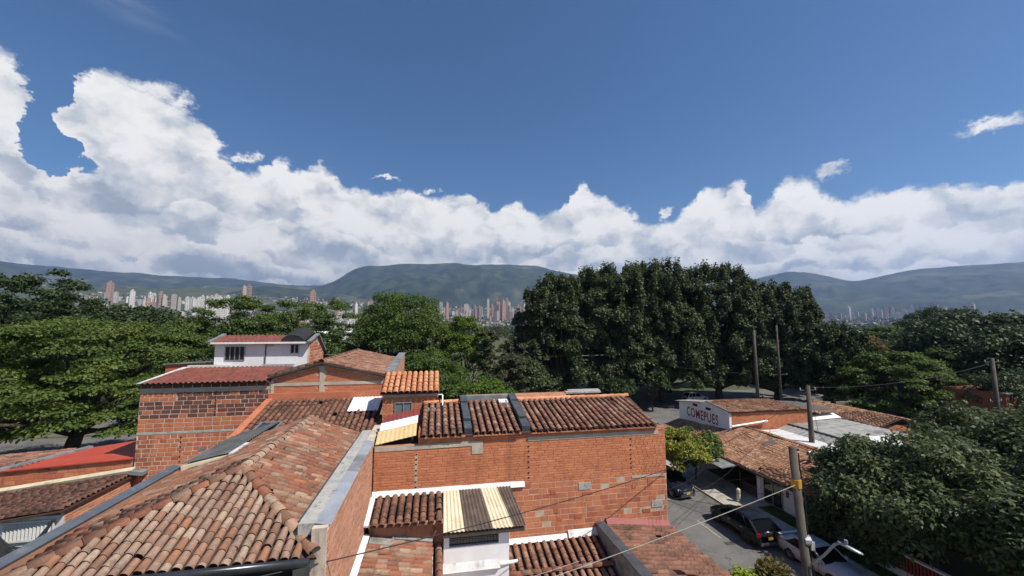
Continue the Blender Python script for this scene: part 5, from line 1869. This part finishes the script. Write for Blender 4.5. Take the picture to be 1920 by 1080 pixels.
# the spreading rain trees on the left
tree('rain_tree', 'broad light green spreading tree filling the left edge beside block wall', (-31.5, 43.5), 15.3, 11.2, 12, 6.0, 'umbrella', 'leaf_raintree', 190, 620, .25, 201, trunk=.70)
tree('rain_tree', 'second spreading light green tree at the left frame edge, further left', (-47, 41), 14.5, 10, 10, 4.5, 'umbrella', 'leaf_raintree', 100, 420, .32, 202, trunk=.6)
tree('dark_tree', 'tall ragged dark tree rising behind the left spreading tree', (-53.0, 62), 21.8, 9.5, 8, 9, 'loose', 'leaf_darkgreen', 160, 300, .36, 203, trunk=.6)
tree('dark_tree', 'dark low tree under the rain trees beside the red sheet roof', (-42, 37), 6.0, 8, 5, .8, 'round', 'leaf_darkgreen', 100, 190, .32, 204, trunk=.35)
# behind the white storey
tree('branching_tree', 'loose green tree with pale branches behind the white upper storey, left part', (-29.0, 66), 18.2, 9.5, 7, 6, 'loose', 'leaf_green', 170, 260, .32, 205, 'bark_pale', trunk=.45)
tree('branching_tree', 'loose green tree behind the white upper storey, right part', (-18.5, 68), 19.4, 9, 7, 6, 'loose', 'leaf_green', 170, 260, .32, 206, 'bark_pale', trunk=.45)
tree('branching_tree', 'small loose tree between the white storey and the field gap', (-13.0, 74), 14.6, 5, 5, 4, 'loose', 'leaf_green', 70, 230, .34, 207, 'bark_pale', trunk=.3)
# centre
tree('round_tree', 'large rounded green tree standing behind the brick gable house', (-5.0, 66), 20.0, 7.2, 6.8, 4.0, 'round', 'leaf_green', 150, 420, .28, 208, trunk=.55)
tree('bright_tree', 'yellow-green tree top between the round tree and the dark grove', (4.5, 64), 15.6, 4.6, 4.5, 3, 'round', 'leaf_bright', 120, 230, .28, 209, trunk=.3)
tree('wispy_tree', 'wispy dusky tree with thin branches left of the dark grove', (9.4, 60), 15.2, 4.2, 4.0, 2, 'loose', 'leaf_dusky', 120, 210, .28, 210, 'bark_pale', trunk=.25)
tree('bright_tree', 'mid green tree below the round tree, behind the small rooftop room', (-.5, 54), 11.0, 4.5, 4, 2, 'round', 'leaf_green', 120, 220, .28, 211, trunk=.3)
tree('leafy_shrub', 'bright leafy bush just beyond the long brick house roof', (5.0, 46), 8.2, 4.2, 3.5, 1.0, 'round', 'leaf_bright', 130, 240, .26, 212, trunk=.25)
tree('leafy_shrub', 'darker leafy bush beside the bright bush beyond the brick house', (1.4, 47), 8.6, 3.2, 3.0, 1.0, 'round', 'leaf_green', 90, 220, .27, 213, trunk=.25)
# the dark grove
for k, (x, y, h, rx, ry, lab) in enumerate(((21.5, 68, 21.6, 8.8, 7.5, 'leftmost tall dark tree of the grove with ragged left flank'),
                                           (30.5, 68, 23.9, 9.8, 7.5, 'second dark tree of the grove from the left, tall plumes'),
                                           (41.0, 68, 24.8, 10.2, 7.5, 'middle dark tree of the grove above the white lettered wall'),
                                           (52.0, 67, 24.2, 10.2, 7.5, 'fourth dark tree of the grove with rounded top'),
                                           (62.5, 65, 21.4, 9.4, 7.5, 'rightmost tall dark tree of the grove, sloping to the right'))):
    tree('grove_tree', lab, (x, y), h, rx, ry, 3.2 if k in (1, 2, 3) else 2.4, 'plume', 'leaf_ficus', 330, 340, .36, 220 + k, trunk=.75, group='dark grove trees', elong=2.6)
for k, (x, y, h, lab) in enumerate(((36.0, 79, 24.3, 'dark tree in the second row of the grove, left one'), (48.5, 78, 24.6, 'dark tree in the second row of the grove, right one'))):
    tree('grove_tree', lab, (x, y), h, 8.5, 6, 5.0, 'plume', 'leaf_ficus', 240, 190, .46, 226 + k, trunk=.6, group='dark grove trees', elong=2.6)
tree('dark_tree', 'lower dark tree at the right foot of the grove', (66.5, 58), 13.5, 7.5, 6.5, 2.5, 'plume', 'leaf_darkgreen', 180, 220, .36, 230, trunk=.45)
tree('dark_tree', 'dark undergrowth tree beneath the left side of the grove', (13.5, 63), 9.0, 5, 4.5, .8, 'round', 'leaf_ficus', 90, 190, .42, 231, trunk=.3)
for k, (x, lab) in enumerate(((24, 'leftmost low dark bush under the grove'), (37, 'second low dark bush under the grove'), (50, 'third low dark bush under the grove, by the lawn'), (62, 'rightmost low dark bush under the grove'))):
    tree('grove_bush', lab, (x, 84), 7.5, 7.5, 4, .3, 'round', 'leaf_ficus', 70, 170, .42, 234 + k, trunk=.2, group='low bushes under the grove', cat='bush')
tree('small_street_tree', 'small dark tree between the grove trunks by the avenue', (35.5, 62), 6.5, 3, 3, 2.6, 'round', 'leaf_darkgreen', 50, 160, .32, 232, trunk=.14)
tree('small_street_tree', 'small forked tree left of the white lettered wall', (27.5, 58), 6.0, 2.6, 2.6, 2.6, 'round', 'leaf_darkgreen', 44, 160, .32, 233, trunk=.13)
# right
tree('spreading_tree', 'spreading mid green tree right of the long tile house', (66, 47), 11.0, 8, 7, 2.5, 'umbrella', 'leaf_green', 200, 230, .32, 240, trunk=.45)
tree('flame_tree', 'spreading tree tinged with orange flowers right of the grove', (83, 68), 13.0, 9, 7, 5, 'umbrella', 'leaf_flame', 100, 220, .34, 241, trunk=.4)
tree('spreading_tree', 'pale green flat-topped tree beyond the orange-flowered tree', (100, 66), 12.8, 10, 8, 5, 'umbrella', 'leaf_raintree', 120, 210, .38, 242, trunk=.45)
tree('spreading_tree', 'wide green tree left of the far right utility pole', (82, 50), 10.6, 9, 7, 2, 'loose', 'leaf_green', 150, 210, .34, 243, trunk=.4)
tree('bare_tree', 'dusky half bare tree at the right edge behind the pole', (108, 56), 15.0, 9, 8, 5, 'loose', 'leaf_dusky', 70, 150, .40, 244, 'bark_pale', trunk=.4)
tree('dark_tree', 'dark tree beside the brown wall at the right edge', (72, 38), 8.6, 6.5, 5, 1.5, 'round', 'leaf_darkgreen', 100, 210, .30, 245, trunk=.35)
# mango trees over the pavement
tree('mango_tree', 'nearest drooping-leaved mango tree overhanging the pavement and the silver car', (28.2, 19.4), 7.4, 5.0, 4.8, .3, 'round', 'leaf_mango', 170, 460, .27, 250, trunk=.28, elong=4.2)
tree('mango_tree', 'large mango tree filling the lower right corner', (31.0, 13.0), 8.2, 6.0, 5.2, .5, 'round', 'leaf_mango', 190, 460, .27, 251, trunk=.35, elong=4.2)
tree('mango_tree', 'mango tree behind the corner one, reaching the right edge', (41.0, 20.5), 8.6, 7.0, 6.0, 1.0, 'round', 'leaf_mango', 170, 360, .32, 252, trunk=.35, elong=4.0)
# yellow tree and shrubs
tree('yellow_tree', 'small yellow-green flowering tree between brick house corner and garage roof', (21.6, 33.2), 4.7, 2.6, 2.6, 1.3, 'round', 'leaf_yellow', 80, 190, .22, 253, trunk=.10)
tree('yellow_tree', 'dark green leafy tree just behind the yellow one', (23.4, 34.0), 4.5, 2.6, 2.4, 1.3, 'round', 'leaf_green', 70, 190, .24, 254, trunk=.10)


def shrub(name, label, c, rx, ry, h, mat, n, size, seed, elong=3, spiky=False):
    th = Thing(name, (c[0], c[1], .1), label, 'shrub')
    g = np.random.default_rng(seed)
    k = max(8, n // 90)
    d = g.normal(size=(k, 3))
    d /= np.linalg.norm(d, axis=1)[:, None]
    cen = np.array([c[0], c[1], h * .55]) + d * np.array([rx, ry, h * .45]) * .7
    rad = np.full((k, 3), .3) * np.array([rx, ry, h * .6])
    leaf_mesh('foliage', cen, rad, n // k, size, elong, .9 if not spiky else .1, -.3 if spiky else .1, seed, mat, .3, th.o, (c[0], c[1], .1))
    w = MB()
    gg = random.Random(seed)
    for i in range(6):
        limb(w, (c[0] + gg.uniform(-.2, .2), c[1] + gg.uniform(-.2, .2), .1), tuple(cen[i]), .05, .02, gg, .1, 4)
    th.part('stem', w, 'bark')


shrub('lime_hedge', 'clipped lime green hedge at the lower edge beside the tile eave', (12.7, 15.4), .9, 1.1, 4.05, 'leaf_lime', 5200, .13, 301, 2.4)
shrub('croton_shrub', 'bronze and green spiky shrub at the lower edge left of the pole', (14.0, 15.2), 1.1, 1.1, 4.3, 'leaf_croton', 4200, .24, 302, 4.5, True)

shrub('wall_shrub', 'dark leafy bush hanging low against the white garage wall', (25.3, 23.2), 1.0, 1.7, 2.6, 'leaf_mango', 5200, .22, 303, 4.0)
shrub('wall_shrub', 'second dark leafy bush below the mango, nearer the silver car', (25.0, 20.3), .9, 1.8, 2.7, 'leaf_mango', 5200, .22, 304, 4.0)

# woodland further off, by copies
far_a = tree('far_tree', 'dark distant treetop on the right skyline, nearest of the far wood', (190, 120), 21, 13, 13, 2, 'round', 'leaf_darkgreen', 90, 230, .62, 310, group='distant treetops', elong=2.2)
far_b = tree('far_tree', 'flat-topped distant tree right of the orange-flowered tree', (160, 118), 15, 12, 12, 2, 'umbrella', 'leaf_green', 110, 220, .55, 311, group='distant treetops', elong=2.2)
gq = random.Random(77)
zones = [(30, 57.5, 77, 170, 420, .5, .95, 'distant treetop in the wood on the right skyline'), (16, 44, 57, 100, 190, .42, .55, 'distant low green treetop right of the dark grove'),
         (12, 55, 66, 95, 150, .6, .8, 'distant treetop behind the orange-flowered tree'),
         (22, -34, 15, 170, 420, .35, .5, 'distant treetop between the left trees and the grove'), (16, -50, -32, 90, 260, .7, 1.0, 'distant treetop behind the left dark tree')]
for n_, a0, a1, r0, r1, s0, s1, lab in zones:
    for i in range(n_):
        az_, r_ = gq.uniform(a0, a1), gq.uniform(r0, r1)
        if -14.5 < az_ < -8.5:
            continue
        x, y, _ = polar(az_, r_, 0)
        copy_tree(gq.choice((far_a, far_b)), 'far_tree', lab, (x, y), gq.uniform(s0, s1), gq.uniform(0, 6.28), lab.replace('treetop', 'treetops'))


def far_wood():
    g = np.random.default_rng(9)
    n = 1500
    az = np.radians(g.uniform(-60, 78, n))
    r = 430 + 1000 * g.random(n) ** .8
    ok = ~((np.degrees(az) > -14.5) & (np.degrees(az) < -9) & (r < 420))
    cen = np.stack([r * np.sin(az), r * np.cos(az), g.uniform(3, 6, n)], -1)[ok]
    rad = np.stack([g.uniform(6, 12, len(cen))] * 2 + [g.uniform(5, 9, len(cen))], -1)
    o = leaf_mesh('distant_wood', cen, rad, 34, 4.2, 2.0, .8, .1, 9, 'leaf_darkgreen', .7)
    tag(o, 'dark band of distant trees below the far city', 'wood', kind='stuff')


far_wood()


# ---------------------------------------------------------------- cars
def car(name, label, at, rz, paint, L=4.7, W=1.86, belt=.98, roof=1.62, hood=.98, trunk=1.05, x1=.95, x2=.25, x3=-1.55, x4=-2.1, wb=2.75, rw=.36, rim='rim_dark', wagon=True, plates=True):
    """x forward; x1..x4: foot and head of the windscreen, head and foot of the rear window"""
    th = Thing(name, (at[0], at[1], .014), label, 'car')
    M = Matrix.Translation((at[0], at[1], .014)) @ Matrix.Rotation(rz, 4, 'Z')

    def put(pname, mb, mat, parent=None, smooth=False):
        mb.v = [tuple(M @ Vector(v)) for v in mb.v]
        return th.part(pname, mb, mat, parent, smooth)
    h = L / 2
    st = [(-h, .42, trunk * .78, .80), (-h + .06, .30, trunk * .93, .90), (-h + .30, .24, trunk if not wagon else belt + .06, .97), (x4 + .1, .22, belt + .05, 1.0), (-.6, .20, belt + .01, 1.0), (.5, .20, belt - .02, 1.0),
          (x1, .20, hood + .01, .99), (h - .75, .21, hood - .07, .97), (h - .30, .24, hood - .16, .90), (h - .06, .30, hood - .26, .80), (h, .38, hood - .36, .70)]
    b = MB()
    vs, k = [], 11
    for x, zb, zt, wf in st:
        w = W / 2 * wf
        half = [(w * .80, zb), (w * .97, zb + .10), (w, zb + (zt - zb) * .45), (w * .985, zb + (zt - zb) * .72), (w * .93, zt - .03)]
        sec = [(-a, z) for a, z in half] + [(0, zt + .035)] + [(a, z) for a, z in half[::-1]]
        vs += [(x, a, z) for a, z in sec]
    fs = []
    for i in range(len(st) - 1):
        for j in range(k - 1):
            a = i * k + j
            fs.append((a, a + 1, a + k + 1, a + k))
        fs.append((i * k + k - 1, i * k, (i + 1) * k, (i + 1) * k + k - 1))
    fs.append(tuple(range(k)))
    fs.append(tuple((len(st) - 1) * k + j for j in range(k - 1, -1, -1)))
    b.add(vs, fs)
    body = put('body', b, paint, smooth=True)
    wbt, wr = W / 2 * .93, W / 2 * .77
    zb_, zr = belt - .01, roof
    P_ = lambda x, y, z: (x, y, z)
    gl = MB()
    for s in (-1, 1):
        q = [P_(x4, s * wbt, zb_ + .04), P_(x1, s * wbt, zb_), P_(x2, s * wr, zr - .06), P_(x3, s * wr, zr - .06)]
        gl.slab(q if s < 0 else q[::-1], .03)
    put('side_window', gl, 'car_glass')
    ws_ = MB().slab([P_(x1 + .05, -wbt * .97, zb_ + .02), P_(x1 + .05, wbt * .97, zb_ + .02), P_(x2, wr * .97, zr - .05), P_(x2, -wr * .97, zr - .05)], .02)
    put('windscreen', ws_, 'car_glass')
    rw_ = MB().slab([P_(x4 - .04, wbt * .92, zb_ + .07), P_(x4 - .04, -wbt * .92, zb_ + .07), P_(x3, -wr * .95, zr - .06), P_(x3, wr * .95, zr - .06)], .02)
    put('rear_window', rw_, 'car_glass')
    rf_ = MB()
    xs = [x3 - (.10 if wagon else 0), x3 + .25, (x2 + x3) / 2, x2 - .2, x2 + .02]
    dz = [-.02, .03, .05, .03, -.035]
    rv, rfs = [], []
    for x, d in zip(xs, dz):
        rv += [(x, -wr * 1.01, zr - .07 + d * .3), (x, -wr * .85, zr - .01 + d), (x, 0, zr + .02 + d), (x, wr * .85, zr - .01 + d), (x, wr * 1.01, zr - .07 + d * .3)]
    for i in range(4):
        for j in range(4):
            a = i * 5 + j
            rfs.append((a, a + 5, a + 6, a + 1))
    rf_.add(rv, rfs)
    for s in (-1, 1):
        rf_.bar((x1 + .06, s * wbt * .985, zb_ + .01), (x2, s * wr * 1.0, zr - .06), .07, .06)
        rf_.bar((x4 - .03, s * wbt * .97, zb_ + .05), (x3 - .02, s * wr * .99, zr - .06), .12, .08)
        xm = (x1 + x4) / 2 + .1
        rf_.bar((xm, s * wbt * 1.005, zb_), ((x2 + x3) / 2 + .12, s * wr * 1.012, zr - .06), .03, .09)
        if wagon:
            rf_.bar((x4 + .75, s * wbt * 1.003, zb_ + .03), (x3 + .55, s * wr * 1.012, zr - .06), .03, .10)
    put('roof', rf_, paint, body, smooth=False)
    for sx in (-1, 1):
        for sy in (-1, 1):
            cx_, cy_ = sx * wb / 2 + .05, sy * (W / 2 - .10)
            ty = MB()
            nn = 18
            prof = [(rw * .62, .11), (rw * .95, .11), (rw, .07), (rw, -.07), (rw * .95, -.11), (rw * .62, -.11)]
            tv, tf = [], []
            for i in range(nn):
                a = 2 * math.pi * i / nn
                tv += [(cx_ + r_ * math.cos(a), cy_ + o_ * sy, rw + r_ * math.sin(a)) for r_, o_ in prof]
            for i in range(nn):
                for j in range(5):
                    a, c2 = i * 6 + j, ((i + 1) % nn) * 6 + j
                    tf.append((a, a + 1, c2 + 1, c2))
            ar = MB()
            av = [(cx_, sy * (W / 2 * 1.003), rw)] + [(cx_ + (rw + .06) * math.cos(math.pi * i / 12), sy * (W / 2 * .996), rw * .9 + (rw + .06) * math.sin(math.pi * i / 12)) for i in range(13)]
            put('wheel_arch', ar.add(av, [(0, i, i + 1) for i in range(1, 13)]), 'tyre', body)
            wh = put('wheel', ty.add(tv, tf), 'tyre')
            ri = MB()
            for i in range(5):
                a = 2 * math.pi * i / 5 + .3
                ri.bar((cx_, cy_ + sy * .115, rw), (cx_ + rw * .62 * math.cos(a), cy_ + sy * .108, rw + rw * .62 * math.sin(a)), .07, .03, up=(0, 1, 0))
            dv = [(cx_ + rw * .64 * math.cos(2 * math.pi * i / 16), cy_ + sy * .085, rw + rw * .64 * math.sin(2 * math.pi * i / 16)) for i in range(16)]
            ri.add(dv, [tuple(range(16))])
            put('rim', ri, rim, wh)
    for s in (-1, 1):
        put('headlight', MB().slab([(h - .28, s * W * .43, hood - .17), (h - .07, s * W * .28, hood - .27), (h - .05, s * W * .28, hood - .37), (h - .22, s * W * .43, hood - .33)][::s], .02), 'headlight')
        put('tail_light', MB().box(-h - .012, -h + .16, s * W * .42 - .11, s * W * .42 + .11, belt - .18, belt + .02), 'tail_light')
        put('mirror', MB().box(x1 - .28, x1 - .10, s * (W / 2 + .01) - .09, s * (W / 2 + .01) + .10, belt + .0, belt + .14), paint)
        for xx in (.15, -.95):
            put('door_handle', MB().box(xx - .1, xx + .1, s * W / 2 * .985 - .012, s * W / 2 * .985 + .012, belt - .17, belt - .135), 'chrome', body)
        put('door_gap', MB().bar((x1 - .25, s * W / 2 * 1.001, .3), (x1 - .25, s * W / 2 * .985, belt - .04), .012, .012, up=(1, 0, 0)).bar((-.38, s * W / 2 * 1.001, .3), (-.38, s * W / 2 * .985, belt - .04), .012, .012, up=(1, 0, 0)), 'dark_void', body)
    put('grille', MB().box(h - .03, h + .012, -W * .26, W * .26, hood - .52, hood - .34), 'chrome' if rim == 'rim' else 'black_gutter')
    put('bumper', MB().box(h - .12, h + .03, -W * .36, W * .36, .26, .42).box(-h - .03, -h + .12, -W * .38, W * .38, .30, .46), 'grey_paint' if paint != 'paint_silver' else paint)
    if plates:
        p1_ = put('plate', MB().box(-h - .02, -h - .004, -.17, .17, .62, .78), 'plate_yellow')
        p2_ = put('plate', MB().box(h + .02, h + .035, -.17, .17, .44, .58), 'plate_yellow')
    return th


car('parked_suv', 'black estate car parked with its rear towards the camera', (20.85, 25.25), R(90), 'paint_black', L=4.75, W=1.9, belt=1.0, roof=1.56, hood=1.02, trunk=1.10, x1=1.15, x2=.30, x3=-1.50, x4=-2.2, wb=2.8)
car('oncoming_car', 'dark navy car facing the camera at the brick wall corner', (19.9, 32.6), R(-82), 'paint_navy', L=4.6, W=1.86, belt=1.0, roof=1.62, hood=1.02, trunk=1.1, x1=1.1, x2=.35, x3=-1.6, x4=-2.1, wb=2.7, rim='rim')
car('silver_car', 'silver sedan with rear spoiler parked behind the concrete pole', (22.0, 20.6), R(-90), 'paint_silver', L=4.45, W=1.74, belt=.90, roof=1.40, hood=.90, trunk=1.02, x1=.90, x2=.18, x3=-1.0, x4=-1.62, wb=2.58, rw=.31, rim='rim', wagon=False)
sp_ = MB().box(21.25, 22.75, 22.57, 22.77, 1.085, 1.11).box(21.4, 21.5, 22.6, 22.72, 1.0, 1.085).box(22.5, 22.6, 22.6, 22.72, 1.0, 1.085)
so = bpy.data.objects['silver_car']
sp_.build('spoiler', 'paint_silver', so, (22.0, 20.6, .014))
# further cars on the avenue, small in the picture
car('avenue_car', 'white car passing on the avenue under the grove', (47.5, 68), R(4), 'paint_white', rim='rim', plates=False)
car('avenue_car', 'dark car parked in the shade left of the white lettered wall', (31.5, 63.5), R(2), 'paint_black', plates=False)
car('avenue_car', 'dark pickup-like car on the avenue behind the long tile house', (74, 63.8), R(178), 'paint_black', plates=False)

# ---------------------------------------------------------------- bollard, fence, manhole
bo = Thing('bollard', (23.8, 29.1, .12), 'short cream concrete bollard on the pavement by the carport', 'bollard')
bo.part('post', MB().tube([(23.8, 29.1, .1), (23.8, 29.1, 1.05), (23.8, 29.1, 1.12)], [.15, .15, .10], 12), 'cream_paint', smooth=False)
bo.part('foot', MB().box(23.6, 24.9, 28.98, 29.25, .12, .30), 'concrete_pale')
mh = tag(MB().box(18.55, 19.15, 23.9, 24.25, .013, .022).build('drain_cover', 'wood_dark'), 'dark rectangular drain cover in the middle of the street', 'drain cover')
fe = Thing('garden_fence', (25.6, 17, 0), 'low white wall with red pickets at the lower right under the mango', 'fence')
fe.box('base_wall', 25.5, 25.7, 10, 20.4, 0, .55, 'white_dirty')
fe.box('rail', 25.56, 25.64, 10, 20.4, 1.32, 1.38, 'rail_red')
for k in range(62):
    y = 10.1 + k * .166
    fe.box('picket', 25.57, 25.63, y, y + .06, .551, 1.319, 'rail_red')
fe.box('cap', 25.47, 25.73, 10, 20.4, 1.381, 1.45, 'white_paint')

# ---------------------------------------------------------------- poles, lamp and cables
P1 = Thing('concrete_pole', (10.95, 10.3, 0), 'near concrete utility pole with yellow tag right of the street', 'utility pole')
a_, b_ = Vector((10.95, 10.3, 0)), Vector((10.60, 10.62, 10.36))
P1.part('shaft', MB().tube([a_.lerp(b_, t_) for t_ in (0, .5, 1)], [.155, .13, .105], 12), 'pole_concrete', smooth=True)
at_ = lambda z: a_.lerp(b_, z / 10.36)
yt = at_(9.32)
P1.part('yellow_tag', MB().tube([yt - Vector((0, 0, .12)), yt + Vector((0, 0, .12))], .135, 12), 'yellow_tag')
P1.part('cable_run', MB().tube([at_(z) + Vector((.15 + .03 * math.sin(z * 3), -.06, 0)) for z in np.linspace(5, 10.2, 12)], .02, 5), 'cable_black')
P1.part('junction_box', MB().box(at_(7.6).x + .13, at_(7.6).x + .25, at_(7.6).y - .14, at_(7.6).y - .02, 7.5, 7.72), 'concrete_pale')
P1.part('bracket', MB().tube([at_(7.75), at_(7.75) + Vector((.16, -.05, .0))], .15, 10), 'frame_alu')
LA = Thing('street_lamp', (10.75, 10.45, 7.0), 'grey street lamp on a slanting arm fixed to the near pole', 'street lamp')
LA.part('arm', MB().tube([at_(7.0), (11.0, 10.2, 7.45), (11.18, 10.0, 7.84), (11.27, 9.9, 7.93)], .035, 8), 'lamp_grey', smooth=True)
hd = MB()
u_ = Vector((.62, -.77, -.30)).normalized()
s_ = Vector((.77, .62, 0)).normalized()
n_ = u_.cross(s_)
o_ = Vector((11.22, 9.95, 7.95))
for t_, w_, z_ in ((0, .05, .04), (.10, .08, .06), (.28, .105, .065), (.50, .10, .05), (.57, .05, .025)):
    hd.v += [tuple(o_ + u_ * t_ - s_ * w_), tuple(o_ + u_ * t_ + n_ * (-z_)), tuple(o_ + u_ * t_ + s_ * w_), tuple(o_ + u_ * t_ + n_ * (z_ * .5))]
for i in range(4):
    for j in range(4):
        hd.f.append((i * 4 + j, i * 4 + (j + 1) % 4, (i + 1) * 4 + (j + 1) % 4, (i + 1) * 4 + j))
hd.f += [(3, 2, 1, 0), (16, 17, 18, 19)]
lh = LA.part('head', hd, 'lamp_grey', smooth=True)
LA.part('photocell', MB().tube([o_ + u_ * .2 + Vector((0, 0, .06)), o_ + u_ * .2 + Vector((0, 0, .15))], .045, 8), 'lamp_grey', lh)


def pole(label, base, top, r0, r1, arms=(), mat='pole_concrete', group=None):
    th = Thing('utility_pole', (base[0], base[1], 0), label, 'utility pole', group)
    th.part('shaft', MB().tube([(base[0], base[1], 0), (base[0] - .05, base[1], top * .5), (base[0] - .08, base[1], top)], [r0, (r0 + r1) / 2, r1], 10), mat, smooth=True)
    for z, w in arms:
        th.part('crossarm', MB().bar((base[0] - w, base[1] + .1, z), (base[0] + w, base[1] + .1, z), .1, .1), 'wood_dark')
        th.part('insulator', MB().tube([(base[0] - w * .9, base[1] + .1, z), (base[0] - w * .9, base[1] + .1, z + .22)], .04, 6).tube([(base[0] + w * .9, base[1] + .1, z), (base[0] + w * .9, base[1] + .1, z + .22)], .04, 6), 'pvc_white')
    return th


pole('dark utility pole standing before the grey sheet roof', (33.6, 31.5), 8.5, .26, .17, [(8.1, .9)])
pole('pale concrete pole against the grove, left of a pair', (51.5, 57.5), 13.2, .30, .20)
pole('thin pole with crossarm against the grove, right of a pair', (55.2, 56.8), 14.0, .22, .14, [(6.0, 1.6)])
p3 = pole('pole with a pale box among the grove trunks', (29.5, 63.5), 9.4, .22, .16)
p3.part('meter_box', MB().box(29.25, 29.75, 63.1, 63.35, 4.9, 5.9), 'concrete_pale')
pole('tall pole with crossarms at the right edge beside the brown wall', (57.0, 32.0), 10.6, .24, .16, [(10.2, 1.0), (6.2, .8)])
pole('very thin mast rising over the far right wood', (120, 60), 19.5, .12, .06)


def cable(label, pts, r, mat, sag=0.0, group=None):
    path = []
    for (a, b) in zip(pts[:-1], pts[1:]):
        a, b = Vector(a), Vector(b)
        for k in range(16):
            t_ = k / 16
            path.append(a.lerp(b, t_) - Vector((0, 0, sag * 4 * t_ * (1 - t_) * (b - a).length / 10)))
    path.append(Vector(pts[-1]))
    o = MB().tube(path, r, 5).build('cable', mat)
    return tag(o, label, 'cable', group)


cable('black cable sagging across the front roofs to the brick wall corner', [(-6.9, 7.15, 9.66), (9.64, 15.88, 8.0)], .014, 'cable_black', .14)
cable('black cable from the brick wall corner towards the dark pole', [(9.66, 15.88, 8.02), (33.6, 31.4, 8.2)], .016, 'cable_black', .16)
cable('pale cable slanting from the near pole across the brick wall', [(10.52, 10.52, 9.30), (-2.4, 8.9, 7.6)], .0085, 'cable_pale', .10)
cable('thin grey cable along the lower dormer window', [(4.4, 12.2, 6.9), (-2.2, 11.2, 6.5)], .007, 'cable_pale', .1)
cable('thin wire strung before the grove trunks', [(29.5, 63.3, 9.1), (-30, 62.0, 10.6)], .03, 'cable_pale', .1)
cable('wire from the boxed pole to the thin grove pole', [(29.5, 63.3, 9.0), (55.1, 56.8, 6.1)], .03, 'cable_black', .3)
cable('wire from the thin grove pole to the dark pole', [(53.6, 56.9, 6.2), (34.4, 31.6, 8.3)], .025, 'cable_black', .2)
cable('wire from the dark pole out over the mango trees', [(34.4, 31.6, 8.3), (57.9, 32.1, 10.3)], .02, 'cable_black', .3)
cable('loose wire hanging down from the dark pole', [(33.6, 31.3, 8.0), (31.6, 29.0, 5.0), (31.8, 28.0, 3.9)], .015, 'cable_black', .2)

for k, (za, zb_) in enumerate(((7.4, 9.6), (7.2, 9.0), (6.9, 8.4), (6.7, 7.6))):
    cable(('upper', 'second', 'third', 'lowest')[k] + ' of four thin service wires from the brick corner to the near pole', [(9.7, 15.95, za), (10.6 + .02 * k, 10.62, zb_)], .007, 'cable_black', .12, 'service wires at the brick corner')
cable('thin wire crossing the carport mouth, upper', [(9.7, 16.2, 7.0), (25.5, 33.0, 3.2)], .012, 'cable_black', .25)
cable('thin wire crossing the carport mouth, lower', [(9.7, 16.3, 6.5), (25.6, 31.0, 2.5)], .012, 'cable_black', .22)
